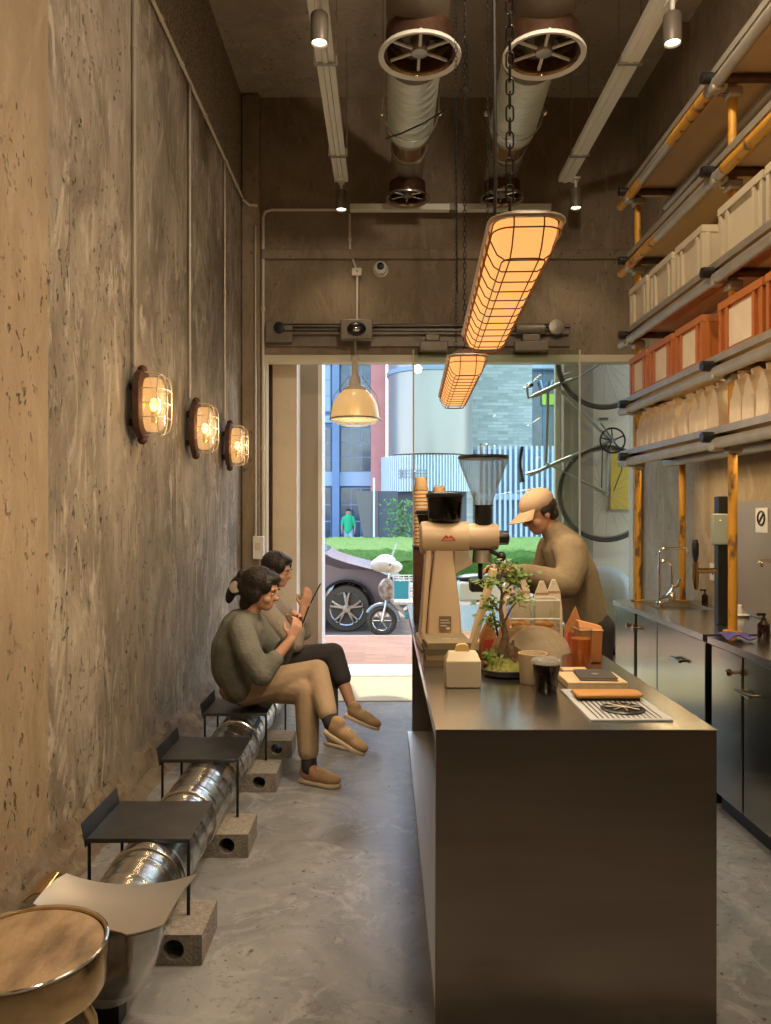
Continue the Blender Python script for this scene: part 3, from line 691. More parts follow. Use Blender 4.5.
# ------------------------------------------------------------------ paper bags on the lowest shelf
def make_bag(seed, w=.10, hx=.115, h=.25):
    """gusseted flat-bottomed paper bag: chamfered oblong sections closing to a creased line"""
    rs = random.Random(seed); rg = []
    for z, kx, ky in ((0,.97,.94),(.012,1,1),(h*.3,1,1.03),(h*.6,.99,1.0),(h*.78,.97,.74),(h*.92,.95,.30),(h,.93,.09)):
        a = hx*kx; b = w*.5*ky; c = min(.012, b*.45); dx = rs.uniform(-.004,.004); dy = rs.uniform(-.004,.004)*(1 if z < h*.9 else .3)
        pts = [(-a,-b+c),(-a+c,-b),(-a*.3,-b*rs.uniform(.93,1.06)),(a*.3,-b*rs.uniform(.93,1.06)),(a-c,-b),(a,-b+c),(a,b-c),(a-c,b),(a*.3,b*rs.uniform(.93,1.06)),(-a*.3,b*rs.uniform(.93,1.06)),(-a+c,b),(-a,b-c)]
        if z > h*.7: pts[0] = (-a+.012,0-.002); pts[-1] = (-a+.012,.002)       # gusset tucks in
        rg.append([(u+dx,v+dy,z+rs.uniform(-.003,.003)*(z > 0)) for u,v in pts])
    return loft(MB(), rg)
BY = (5.53,5.41,5.29,5.17,5.05,4.92,4.72,4.56,4.43,4.29,4.02,3.88,3.73,3.58)
ordn = ('at the storefront end of the row','second from the storefront end','third from the storefront end','fourth from the storefront end','fifth from the storefront end','sixth from the storefront end',
        'just past the six thin bags','fourth bag before the yellow post','third bag before the yellow post','right before the yellow post','first past the yellow post','second past the yellow post','third past the yellow post','cut off at the photo edge')
for i, (y, w) in enumerate(zip(BY, ordn)):
    t = thing('paper_bag', 'pale pinched-top paper bag on the lowest shelf, '+w, 'paper bag', (1.90 if 4.1<y<4.35 or True else 1.9, y, TZ[0]+.0405), 0, 'paper bags on the lowest shelf')
    if y > 5.45: t.location.x = 1.93; 
    wd = .106 if i < 5 else .115
    t.location.x = 1.93
    part('bag_body', make_bag(i, wd), 'bag', t, sharp=28)
    rs = random.Random(i+50)
    h0 = .246; tip = MB()
    q = .25+.5*rs.random()
    tip.prism([(-.080,-.006),(.078,-.006),(.06,.012),(-.03+q*.03,.022),(-.065+q*.02,.044+.010*rs.random()),(-.088,.034)], -.007, .007, 'Y', TR(0,0,h0)@RX(rs.uniform(-14,14)))
    part('folded_top', tip, 'bag', t)
    part('seal_strip', MB().box(-.10,.10,-.0085,.0085,h0-.012,h0-.004), 'paper', t)

# ------------------------------------------------------------------ things on the cabinets
def gooseneck(name, label, x, y, hgt, reach, group=None, m='chrome'):
    t = thing(name, label, 'tap', (x,y,ctop+.0006), 0, group)
    part('base', MB().lathe([(.026,0),(.026,.03),(.016,.04)], seg=18), m, t)
    part('spout', MB().tube([(0,0,.03),(0,0,hgt-.03),(.008,0,hgt-.008),(.03,0,hgt),(reach-.02,0,hgt),(reach-.006,0,hgt-.006),(reach,0,hgt-.03)], .0085, 10), m, t)
    part('lever', MB().tube([(0,0,.06),(.05,-.01,.075),(.085,-.02,.13)], [.013,.011,.008], 8), m, t)
    return t
gooseneck('kitchen_tap', 'thin square-necked tap standing by the storefront-end sink', 1.875, 5.27, .40, .20)
t = thing('kitchen_tap', 'curved chrome tap behind the storefront-end sink', 'tap', (2.085,5.61,ctop+.0006))
part('base', MB().lathe([(.03,0),(.03,.05),(.02,.07)], seg=18), 'chrome', t)
part('spout', MB().tube([(0,0,.05),(0,0,.25)]+arc((-.045,0,.25),.045,0,170,8)+[V(-.092,0,.19)], .013, 10), 'chrome', t)
part('lever', MB().tube([(0,0,.09),(.03,-.04,.12),(.035,-.07,.17)], [.014,.012,.009], 8), 'chrome', t)
gooseneck('kitchen_tap', 'thin square-necked tap by the nearer basin, past the yellow post', 2.22, 3.92, .40, -.30)
t = thing('kitchen_tap', 'short chrome tap with a raised lever beside the nearer basin', 'tap', (2.02,3.74,ctop+.0006))
part('base', MB().lathe([(.024,0),(.024,.05),(.018,.09)], seg=16), 'chrome', t); part('lever', MB().tube([(0,0,.08),(-.01,0,.12),(-.03,0,.19)], [.016,.013,.008], 8), 'chrome', t)
# soap bottles
def bottle(x, y, h, r, m, label):
    t = thing('soap_bottle', label, 'bottle', (x,y,ctop+.0006))
    part('bottle_body', MB().lathe([(r*.9,0),(r,.006),(r,h*.62),(r*.5,h*.74),(r*.38,h*.78)], seg=18), m, t)
    part('pump', MB().lathe([(r*.42,h*.78),(r*.42,h*.86),(.006,h*.87),(.006,h)], seg=12).box(-.035,.008,-.007,.007,h-.004,h+.008), 'blackp', t)
bottle(1.93,3.93,.125,.030,'coffee','dark pump bottle beside the nearer basin, the taller of two')
bottle(1.885,3.67,.10,.030,'blackp','small dark pump bottle standing closest to the cabinet edge')
bottle(2.24,5.40,.10,.022,'smoke','tiny dark bottle behind the storefront-end sink')
solo('cleaning_cloth', MB().sheet(lambda u,v: (1.715+.13*u, 4.0-.17*v+.0*u, ctop+.012+.012*math.sin(7*u+3*v)*math.sin(5*v)+.012*math.sin(u*PI)), 14, 14, .006), mat('blue_violet_cloth', (.07,.06,.22), .9, 0, (.10,.08,.28), 12, bump=.4), 'crumpled blue violet cloth at the foot of the yellow post', 'cloth', loc=(1.78,3.9,ctop))
# black tap tower with its little box
t = thing('tap_tower', 'black drinks tap tower with a grey box on top, standing beside the yellow post', 'tap tower', (1.945,4.46,ctop+.0006))
part('column', MB().box(-.03,.03,-.03,.03,0,.74), 'blackp', t, bevel=.004)
part('control_box', MB().box(-.075,.02,-.055,-.031,.46,.64), mat('pale_green_grey_plastic', (.34,.40,.36), .4), t, bevel=.008)
part('indicator', MB().ell((-.03,-.056,.60),.006), 'white', t)
f = part('faucet', MB().tube([(-.03,0,.31),(-.15,0,.31)], .016, 12).tube([(-.15,0,.36),(-.15,0,.27),(-.145,0,.20)], [.017,.02,.011], 12), 'brass', t)
part('tap_handle', MB().lathe([(.010,.36),(.018,.40),(.02,.46),(.012,.49)], (-.15,0,0), 14), 'black', f)
t = thing('power_socket', 'double white power socket on the plaster behind the cabinets', 'socket', (2.299,5.32,1.13))
part('plate', MB().box(-.01,0,-.12,-.01,-.06,.06).box(-.01,0,.01,.12,-.06,.06), 'white', t, bevel=.003)
part('socket_holes', MB().box(-.0112,-.0102,-.075,-.055,-.02,.02).box(-.0112,-.0102,.055,.075,-.02,.02), 'blackp', t)
# no-entry style notice
t = thing('prohibition_sign', 'small square white notice with a crossed circle on the steel backsplash', 'sign', (2.284,4.67,1.50))
part('plate', MB().box(-.004,0,-.075,.075,-.075,.075), 'white', t)
part('symbol', MB().tube([(-.0055,.042*math.cos(2*PI*k/24),.012+.042*math.sin(2*PI*k/24)) for k in range(24)], .007, 6, closed=True).tube([(-.0055,.03,-.018),(-.0055,-.03,.042)], .007, 6), 'blackp', t)
t = thing('soap_dish', 'small white soap dish with a cone at the back of the storefront section', 'soap dish', (2.20,4.78,ctop+.0006))
part('dish', MB().lathe([(.05,0),(.06,.012),(.04,.02)], seg=18), 'white', t); part('cone', MB().lathe([(.03,.02),(.016,.07),(.008,.075)], seg=16), 'white', t)
# ------------------------------------------------------------------ the steel counter island
IX0, IX1, IY0, IY1, IZ = .15, .99, 2.30, 5.38, .90
t = thing('counter_island', 'long brushed steel counter island running toward the storefront', 'counter', (.57,2.30,0))
part('end_panel', MB().box(IX0,IX1,IY0,IY0+.04,.001,IZ-.001), 'steel', t, world=True, bevel=.002)
part('end_panel', MB().box(IX0+.035,IX1,IY1-.04,IY1,.001,IZ-.041), 'steel', t, world=True)
part('countertop', MB().box(IX0,IX1,IY0,IY1,IZ-.0005,IZ).box(IX0,IX1,IY0+.041,IY1,IZ-.04,IZ-.0006), 'steeltop', t, world=True)
part('body', MB().box(IX0+.24,IX1-.02,IY0+.041,IY1-.041,.10,IZ-.041), 'steel', t, world=True)
part('floor_plate', MB().box(IX0+.004,IX1-.03,IY0+.041,IY1-.041,.001,.03), 'plate', t, world=True)
TI = IZ+.0006
# gable box
t = thing('carton_box', 'little cream gable-top carton box at the near corner of the steel counter', 'box', (.288,2.89,TI))
w, dp, h = .064, .05, .098
part('carton', MB().add([(-w,-dp,0),(w,-dp,0),(w,dp,0),(-w,dp,0),(-w*1.01,-dp,h),(w*1.01,-dp,h),(w*1.01,dp,h),(-w*1.01,dp,h),(-w*.80,-.012,h+.03),(w*.80,-.012,h+.03),(w*.80,.012,h+.03),(-w*.80,.012,h+.03)],
     [(3,2,1,0),(0,1,5,4),(1,2,6,5),(2,3,7,6),(3,0,4,7),(4,5,9,8),(5,6,10,9),(6,7,11,10),(7,4,8,11),(8,9,10,11)]), mat('cream_card', (.50,.44,.33), .7, 0, (.54,.47,.36), 5), t, bevel=.003)
part('lid_flap', MB().prism([(-.028,0),(.028,0),(.022,.024),(.012,.03),(-.012,.03),(-.022,.024)], -.012,.012).shift((0,0,-h-.031+.004)), mat('straw_card', (.62,.43,.17), .7), t)
# stacked books under the grinder
bz = TI
cov = [mat('olive_cover', (.16,.125,.07), .7, 0, (.19,.15,.085), 5), mat('dark_cover', (.11,.085,.05), .7), mat('tan_cover', (.25,.19,.11), .7), mat('brown_cover', (.15,.11,.065), .7)]
lab = ('brown book at the bottom of the stack beneath the grinder', 'tan book, second from the bottom of the stack', 'dark book, third from the bottom of the stack', 'olive book on top of the stack in front of the grinder')
for k, (c, l, th, dx) in enumerate(zip((cov[3],cov[2],cov[1],cov[0]), lab, (.026,.024,.022,.028), (0,.004,-.003,.002))):
    t = thing('book', l, 'book', (.262+dx,3.36,bz), rad(1.5*(k-1)), 'books stacked on the counter')
    part('cover', MB().box(-.095,.095,-.13,.13,0,.003).box(-.095,.095,-.13,.13,th-.003,th-.0008).box(.091,.095,-.13,.13,.003,th-.003).box(-.095,.095,-.13,-.127,.003,th-.003), c, t)
    part('pages', MB().box(-.088,.0905,-.1265,.122,.0032,th-.0032), 'paper', t)
    if k == 3: part('title_text', MB().box(-.02,.02,-.02,-.016,th-.0008,th-.0004).box(.03,.05,-.02,-.016,th-.0008,th-.0004), 'paper', t)
    bz += th
# big shop grinder
gx, gy = .30, 3.74
t = thing('coffee_grinder', 'tall cream shop coffee grinder with a clear funnel hopper', 'coffee grinder', (gx,gy,TI))
gz = 1.425-TI
part('base', MB().prism([(-.135,-.16),(.145,-.16),(.16,.10),(.10,.18),(-.10,.18),(-.15,.10)], 0, .05, 'Z'), 'gloss', t, bevel=.008)
col = MB(); sec = [(.05,.085,.08),(.20,.075,.072),(gz-.10,.048,.055),(gz-.05,.047,.05)]
rg = []
for z, a, b in sec: rg.append([(-.02-a,-b,z),(-.02+a,-b,z),(-.02+a,b,z),(-.02-a,b,z)])
loft(col, rg); part('column', col, 'gloss', t, bevel=.01)
part('side_panel', loft(MB(), [[(-.135,-.09,.05),(-.11,-.09,.05),(-.11,.13,.05),(-.135,.13,.05)], [(-.105,-.06,gz-.06),(-.08,-.06,gz-.06),(-.08,.09,gz-.06),(-.105,.09,gz-.06)]]), 'gloss', t, bevel=.006)
part('motor_housing', MB().lathe([(.06,-.135),(.078,-.125),(.08,-.11),(.08,.09),(.076,.10)], (0,0,0), 32, TR(0,0,gz)@RY(90)), 'gloss', t)
part('grind_chamber', MB().lathe([(.064,.101),(.066,.11),(.066,.235),(.06,.245)], (0,0,0), 32, TR(0,0,gz+.004)@RY(90)), 'gloss', t)
part('adjuster_dial', MB().lathe([(.034,.246),(.036,.25),(.034,.295),(.02,.30)], (0,0,0), 20, TR(0,0,gz)@RY(90)), 'blackp', t)
part('spout', MB().lathe([(.05,-.12),(.045,-.06)], (.17,0,gz), 18), 'galvdark', t)
part('knock_lever', MB().tube([(.20,-.02,gz-.06),(.25,-.05,gz-.085)], .010, 8).ell((.255,-.052,gz-.088),.023), 'blackp', t)
part('bag_clamp', MB().box(.11,.20,-.05,.05,gz-.26,gz-.20).box(.15,.17,-.02,.02,gz-.2,gz-.12), 'blackp', t, bevel=.008)
part('motor_neck', loft(MB(), [[(.03,-.055,gz-.18),(.12,-.055,gz-.13),(.12,.055,gz-.13),(.03,.055,gz-.18)], [(.03,-.055,gz-.06),(.105,-.055,gz-.06),(.105,.055,gz-.06),(.03,.055,gz-.06)]]), 'taupe', t, bevel=.006)
part('hopper_collar', MB().lathe([(.040,.062),(.042,.07),(.042,.155),(.048,.16)], (.175,0,gz), 24), 'blackp', t)
hp = part('hopper', MB().lathe([(.046,.161),(.050,.19),(.115,.36),(.120,.385),(.117,.385),(.112,.362),(.047,.19),(.043,.161)], (.175,0,gz), 36, closed=True), 'hopper', t, label='clear funnel hopper')
part('hopper_lid', MB().lathe([(.122,.382),(.124,.388),(.122,.398),(.06,.402)], (.175,0,gz), 36), 'blackp', hp)
part('lid_handle', MB().tube([(.16,0,gz+.40),(.16,0,gz+.455),(.195,0,gz+.455),(.195,0,gz+.40)], .004, 6), 'galv', hp)
lg = MB()                                      # the red mountain-like mark on the motor
mx = TR(.0,-.081,gz+.002)
lg.prism([(-.034,-.010),(-.012,.014),(.0,.003),(-.006,-.004),(-.012,.004),(-.024,-.010)], -.001,.0015,'Y',mx); lg.prism([(.034,-.010),(.012,.014),(.0,.003),(.006,-.004),(.012,.004),(.024,-.010)], -.001,.0015,'Y',mx)
lg.box(-.034,.034,-.0815,-.0795,gz-.012,gz-.009)
part('maker_mark', lg, 'red', t, label='small red twin-peak mark')
pl = part('rating_plate', MB().box(-.045,.012,-.0905,-.0815,.085,.155,), mat('plate_grey', (.20,.16,.11), .5, .3), t)
part('plate_print', MB().box(-.040,.0,-.0912,-.0906,.135,.139).box(-.040,.005,-.0912,-.0906,.122,.126).box(-.040,-.01,-.0912,-.0906,.108,.112).box(-.012,.006,-.0912,-.0906,.092,.104), 'paper', pl)
# smoked canister on the motor
t = thing('bean_canister', 'smoked clear bean canister with a black lid on top of the grinder motor', 'canister', (gx-.012,gy,TI+gz+.081))
part('canister', MB().lathe([(.072,0),(.080,.012),(.086,.115),(.082,.115),(.074,.014),(.06,.006)], seg=32, cap=True), 'smoke', t)
part('lid', MB().lathe([(.090,.116),(.092,.122),(.09,.134),(.03,.14)], seg=32), 'blackp', t)
part('coffee_beans', MB().lathe([(.066,.014),(.074,.045),(.03,.05)], seg=24), 'coffee', t)
t = thing('bean_canister', 'second smoked canister with a slanted black lid, half behind the first', 'canister', (gx-.05,gy+.30,TI+gz+.081))
t.location.z = TI+.5
part('canister', MB().lathe([(.05,0),(.088,.135),(.084,.135),(.046,.004)], seg=32), 'smoke', t)
part('lid', MB().lathe([(.094,.136),(.096,.144),(.092,.158),(.03,.162)], seg=32), 'blackp', t)
part('stand', MB().lathe([(.07,-.499),(.07,-.47),(.045,-.45),(.05,-.001)], seg=24), 'gloss', t)
# dark cup dispenser with stacked paper cups
t = thing('cup_dispenser', 'tall dark box holding the paper cups at the door-side edge of the counter', 'dispenser', (.215,4.62,TI))
part('box_body', MB().box(-.045,.055,-.08,.16,0,.43), 'rust', t, bevel=.006)
part('top_rim', MB().box(-.050,.06,-.085,.165,.43,.447), 'blackp', t, bevel=.004)
for n, (x, y, cnt, lb) in enumerate(((.212,4.60,15,'tall stack of brown paper cups on the dark dispenser'),(.325,4.66,14,'shorter stack of brown paper cups, partly behind the grinder canister'))):
    z0 = TI+.4476 if n == 0 else TI
    t = thing('paper_cup_stack', lb, 'paper cups', (x,y,z0), 0, 'paper cup stacks')
    if n == 1: part('stand', MB().box(-.045,.045,-.045,.045,0,.42), 'rust', t, bevel=.005)
    zz = 0 if n == 0 else .421
    for k in range(cnt):
        part('paper_cup', MB().lathe([(.042,zz+.022*k),(.044,zz+.022*k+.004),(.042,zz+.022*k+.008),(.0395,zz+.022*k+.021)], seg=24), 'kraft', t)
    part('paper_cup', MB().lathe([(.042,zz+.022*cnt),(.044,zz+.022*cnt+.004),(.032,zz+.022*cnt+.075),(.028,zz+.022*cnt+.078)], seg=24), 'kraft', t)
# leaning boards
def leaning(name, label, x, y, L, Wd, th, ang, m, mark=None, cat='board'):
    t = thing(name, label, cat, (x,y,TI))
    o = part('board_panel', MB().box(-th/2,th/2,-Wd/2,Wd/2,.0,L,RY(ang)).shift((0,0,-abs(math.sin(rad(ang)))*th/2)), m, t, bevel=.003)
    if mark: part('printed_strip', MB().box(th/2,th/2+.001,-Wd*.35,Wd*.35,L*.25,L*.7,RY(ang)).shift((0,0,-abs(math.sin(rad(ang)))*th/2)), mark, t)
    s = .85 if ang > 0 else 1
    part('prop_leg', MB().tube([(L*.75*math.sin(rad(ang))+.014,0,L*.75*math.cos(rad(ang))-.02),(L*.75*math.sin(rad(ang))+.07,0,.006)], .005, 6), 'black', t)
    return t
leaning('menu_board', 'long pale wooden board leaning beside the grinder column', .345, 3.28, .42, .10, .022, 16, 'wood2')
leaning('menu_card', 'small pale card leaning behind the little potted tree', .505, 3.29, .16, .08, .012, 14, 'white', 'conduitw', cat='card')
# little potted tree
t = thing('potted_tree', 'small ferny potted tree on a mossy mound in a round black tray', 'plant', (.478,3.08,TI))
part('tray', MB().lathe([(.080,0),(.095,.006),(.098,.026),(.092,.028),(.088,.012)], seg=32), 'blackp', t)
mm = MB()
def mo(u, v):
    a = 2*PI*u; r = .086*(1-v); return (r*math.cos(a), r*math.sin(a), .014+.055*(1-(1-v)**2)+.006*noise.noise(Vector((r*math.cos(a)*60,r*math.sin(a)*60,0))))
mm.sheet(mo, 36, 12); part('moss_mound', mm, 'moss', t)
tr = MB(); random.seed(11)
tr.tube([(.0,0,.05),(-.012,.0,.10),(.004,.004,.15),(-.008,0,.20),(-.018,.0,.26),(-.012,0,.32),(-.02,0,.38)], [.022,.020,.015,.011,.008,.006,.003], 8)
tr.tube([(.03,-.02,.055),(.022,-.02,.10),(.03,-.02,.14)], [.014,.011,.004], 7)
br = [((-.008,0,.20),(.05,-.01,.30)),((-.012,0,.24),(-.06,.0,.28)),((-.015,0,.30),(.03,.0,.37)),((-.018,0,.34),(-.055,-.01,.37)),((-.008,0,.19),(-.045,.01,.21)),((-.02,0,.38),(.0,.0,.43)),((-.02,0,.36),(.06,.01,.40))]
for a, b in br: tr.tube([a, (Vector(a)+Vector(b))*.5+V(0,0,.01), b], [.005,.004,.002], 6)
part('trunk', tr, 'bark', t)
lf = MB()
for a, b in br:
    for k in range(64):
        c = Vector(b)+V(random.gauss(0,.024),random.gauss(0,.024),random.gauss(0,.015)); s = .009+.008*random.random()
        d = Vector((random.gauss(0,1),random.gauss(0,1),random.gauss(0,.5))).normalized(); e = d.orthogonal().normalized()
        lf.add([c-d*s, c+e*s*.45, c+d*s, c-e*s*.45+V(0,0,.002)], [(0,1,2,3)])
part('foliage', lf, 'leaf', t)
ml = MB()
for k in range(60):
    a = rad(random.uniform(110,250)); r = random.uniform(.05,.085); c = V(r*math.cos(a),r*math.sin(a),.05+.04*random.random()); s = .012
    d = Vector((random.gauss(0,1),random.gauss(0,1),.6)).normalized(); e = d.orthogonal().normalized()
    ml.add([c-d*s, c+e*s*.5, c+d*s, c-e*s*.5], [(0,1,2,3)])
part('low_foliage', ml, 'leaf', t)
# cream mug and iced coffee
t = thing('cream_cup', 'plain cream cup standing behind the iced coffee', 'cup', (.56,2.93,TI))
part('cup_body', MB().lathe([(.046,0),(.048,.004),(.054,.110),(.055,.113),(.052,.113),(.045,.006)], seg=32), mat('cream_ceramic', (.60,.48,.32), .55), t)
t = thing('iced_coffee', 'clear plastic cup of black coffee with a domed lid', 'cup', (.585,2.80,TI))
part('cup_body', MB().lathe([(.036,0),(.038,.003),(.050,.100),(.048,.100),(.036,.004)], seg=32), 'smoke', t)
part('coffee', MB().lathe([(.0345,.005),(.045,.088)], seg=28), 'coffee', t)
part('lid', MB().lathe([(.053,.100),(.054,.106),(.052,.112),(.046,.117),(.02,.119)], seg=32), 'milky', t)
# pleated coffee filters: a fan of papers
t = thing('coffee_filters', 'wide fan of pale brown paper coffee filters standing behind the cups', 'coffee filters', (.615,3.235,TI))
for k in range(5):
    pts = [(0.0+.03*k*0,.02)]+[(.135*math.cos(rad(a))*1.0, .055+.115*math.sin(rad(a))*1.0) for a in range(8,173,11)]
    part('filter_paper', MB().prism(pts, .006*k-.012, .006*k-.0095, 'Y', TR(-.012*k+.02,0,.002)@RY(-4*k+6)), 'kraft' if k else 'paper', t)
part('filter_stand', MB().box(-.05,.05,-.03,.03,0,.022), 'wood', t, bevel=.003)
# clear pastry display with two pastries
t = thing('pastry_box', 'clear acrylic display box with two baked pastries inside', 'display box', (.70,3.66,TI))
part('riser', MB().box(-.11,.11,-.06,.06,0,.075), 'kraft2', t, bevel=.004)
bx = MB()
bx.box(-.115,.115,-.065,-.062,.076,.235).box(-.115,.115,.062,.065,.076,.235).box(-.115,-.112,-.062,.062,.076,.235).box(.112,.115,-.062,.062,.076,.235)
part('clear_case', bx, 'glass', t); part('case_rim', MB().tube([(-.115,-.065,.236),(.115,-.065,.236),(.115,.065,.236),(-.115,.065,.236)], .003, 6, closed=True).tube([(-.115,-.065,.15),(.115,-.065,.15)], .0025, 6), 'white', t)
part('floor_sheet', MB().box(-.111,.111,-.061,.061,.076,.084), 'red', t); part('divider', MB().box(-.0015,.0015,-.061,.061,.085,.22), 'glass', t)
def pastry(x, lb):
    r = thing('croissant', lb, 'pastry', (x,3.655,TI+.085), 0, 'pastries in the clear box')
    cm = MB()
    for i in range(7):
        a = rad(200+140*i/6-270+0); u = -1+2*i/6; cm.ell((.032*u,.012*(u*u)*2-.01,.028+.0*u),(.016,.026*(1-.45*abs(u)),.027*(1-.5*abs(u))),12,8)
    me = bake(cm, .004, 2); me.materials.clear(); me.materials.append(M['croissant']); o = link('crust', me, r)
    part('glaze', MB().ell((0,-.01,.056),(.022,.012,.003)), 'kraft2', r)
pastry(.645, 'baked pastry in the plant-side half of the clear display box'); pastry(.757, 'baked pastry in the shelf-side half of the clear display box')
# pointed paper pouches behind the pastry box
for k, (x, lb) in enumerate(((.625,'pointed pale paper pouch beside the potted tree, first of four in the row'),(.715,'pointed pale paper pouch, second of four in the row behind the pastry box'),(.795,'pointed pale paper pouch, third of four in the row behind the pastry box'),(.872,'pointed pale paper pouch leaning beneath the barista, last of four'))):
    t = thing('paper_pouch', lb, 'pouch', (x,3.92+.075*(k%2),TI), rad(-4+3*k), 'paper pouches behind the pastries')
    rg = []
    for z, a, b in ((0,.040,.028),(.02,.042,.03),(.15,.040,.022),(.24,.033,.008),(.30,.010,.003)): rg.append([(-a,-b,z),(a,-b,z),(a,b,z),(-a,b,z)])
    part('pouch_body', loft(MB(), rg), 'bag', t, bevel=.004)
    part('fold_strip', MB().box(-.034,.034,-.0105,-.0095,.228,.240), 'kraft', t)
# kraft wedges = folded paper sleeves in orange brown
def wedge(x, y, h, w, rz, lb, m='kraft2'):
    t = thing('paper_sleeve', lb, 'paper sleeve', (x,y,TI), rad(rz), 'orange brown paper sleeves')
    part('sleeve', MB().prism([(-w,0),(w,0),(w*.9,h*.55),(w*.15,h),(-w*.9,h*.55)], -.014, .014), m, t, bevel=.003)
    part('paper_slip', MB().prism([(-w*.7,0.012),(w*.7,.012),(w*.55,h*.45),(-w*.55,h*.45)], -.0165, -.0145), 'red', t)
wedge(.455,3.42,.19,.04,12,'orange brown paper sleeve half behind the potted tree trunk, plain side out')
wedge(.54,3.45,.195,.042,-8,'orange brown triangular paper sleeve between the potted tree and the pastry box')
wedge(.868,3.55,.215,.045,-20,'orange brown paper sleeve standing at the shelf side of the pastry box')
# amber drink jar on the right, a flat wooden coaster before it
t = thing('takeaway_box', 'translucent orange takeaway box at the shelf-side edge of the counter', 'box', (.885,3.36,TI))
part('box_body', loft(MB(), [[(-.045,-.045,0),(.045,-.045,0),(.045,.045,0),(-.045,.045,0)], [(-.05,-.05,.14),(.05,-.05,.14),(.05,.05,.14),(-.05,.05,.14)], [(-.05,-.02,.18),(.05,-.03,.155),(.05,.02,.155),(-.05,.02,.18)]]), 'kraft2', t, bevel=.004)
part('clear_edge', MB().tube([(-.051,-.051,.14),(.051,-.051,.14),(.051,.051,.14),(-.051,.051,.14)], .0025, 6, closed=True), 'paper', t)
t = thing('tea_glass', 'tall clear glass of amber tea in front of the orange box', 'glass', (.812,3.20,TI))
part('glass_body', MB().lathe([(.038,0),(.040,.004),(.046,.165),(.044,.165),(.038,.008)], seg=32), 'glass', t)
part('tea', MB().lathe([(.0365,.0085),(.041,.125)], seg=28), 'amber', t)
t = thing('wooden_block', 'small pale wooden block with a dark clip in front of the tea glass', 'block', (.755,3.08,TI))
part('block_body', MB().box(-.05,.05,-.025,.03,0,.024), 'wood2', t, bevel=.003); part('clip', MB().tube([(.05,0,.012),(.075,.0,.018),(.085,.01,.012)], .007, 6), 'blackp', t)
t = thing('white_box', 'small white box at the far shelf-side edge of the counter', 'box', (.935,3.72,TI)); part('box_body', MB().box(-.03,.03,-.03,.03,0,.035), 'white', t, bevel=.003); part('lid', MB().box(-.031,.031,-.031,.031,.0352,.044), 'white', t, bevel=.002)
# drip tray, boards
t = thing('drip_tray', 'flat slotted steel drip tray set on the near end of the counter', 'drip tray', (.765,2.59,TI))
tp = MB().box(-.128,.128,-.20,-.185,0,.005).box(-.128,.128,.185,.215,0,.005).box(-.128,-.113,-.185,.185,0,.005).box(.113,.128,-.185,.185,0,.005)
part('tray_frame', tp, 'plate', t); part('tray_floor', MB().box(-.112,.112,-.184,.184,0,.0012), 'blackp', t)
sl = MB()
for k in range(14): x = -.108+.0166*k; sl.box(x-.0055,x+.0055,-.184,.184,.0015,.0045)
part('slats', sl, 'plate', t)
part('glass_rinser', MB().lathe([(.070,.0052),(.072,.008),(.066,.012),(.058,.010),(.02,.0105)], (.01,-.075,0), 32), 'blackp', t)
rs = MB()
for k in range(8): a = 2*PI*k/8; rs.tube([(.01,-.075,.0135),(.01+.058*math.cos(a),-.075+.058*math.sin(a),.0135)], .0032, 6)
part('rinser_spokes', rs.ell((.01,-.075,.014),(.012,.012,.005)), 'galvdark', t)
t = thing('wooden_board', 'flat oiled wooden serving board lying across the drip tray', 'board', (.765,2.665,TI+.0056))
part('board_panel', MB().prism([(-.112,-.045),(.100,-.045),(.118,-.03),(.118,.03),(.100,.045),(-.112,.045)], .008, .022, 'Z'), 'wood', t, bevel=.005)
part('feet', MB().box(-.10,.105,-.035,-.02,0,.008).box(-.10,.105,.02,.035,0,.008), 'rust', t)
t = thing('shallow_box', 'shallow pale wooden box behind the serving board', 'box', (.775,2.90,TI))
part('box_body', MB().box(-.11,.11,-.09,.10,0,.028), 'wood2', t, bevel=.003); part('lid_line', MB().box(-.1105,.1105,-.0905,.1005,.019,.021), 'kraft', t)
t = thing('notebook', 'dark grey notebook lying on the shallow pale box', 'notebook', (.79,2.895,TI+.0286), rad(-4))
part('cover', MB().box(-.068,.068,-.07,.09,0,.002).box(-.068,.068,-.07,.09,.009,.011), mat('charcoal_cover', (.06,.058,.06), .6), t); part('pages', MB().box(-.065,.065,-.067,.087,.0022,.0088), 'paper', t)
part('embossed_mark', MB().lathe([(.014,.0111),(.010,.0113)], (0,.01,0), 20), 'galvdark', t)

# ------------------------------------------------------------------ floor duct, blocks and seats
DX, DZ, DR = -.850, .2375, .13
t = thing('floor_duct', 'fat silver spiral duct lying along the foot of the concrete wall', 'duct', (DX,2.3,DZ))
def duct_seg(y0, y1, r, c=(0,0)):
    pr = []; n = int((y1-y0)/.0145)
    for i in range(n+1):
        y = (y1-y0)*i/n; pr.append((r+(.004 if i%8 == 0 else 0), y0+y))
    return MB().lathe(pr, (0,0,0), 40, RX(-90))
part('duct_pipe', duct_seg(.10, 2.05, DR), 'galv', t); part('duct_pipe', duct_seg(2.06, 4.3, DR), 'galv', t)
for y in (.40,.95,1.42,2.03,2.75): part('joint_band', MB().lathe([(DR+.004,y),(DR+.008,y+.004),(DR+.008,y+.04),(DR+.004,y+.044)], (0,0,0), 40, RX(-90), closed=False), 'galv', t)
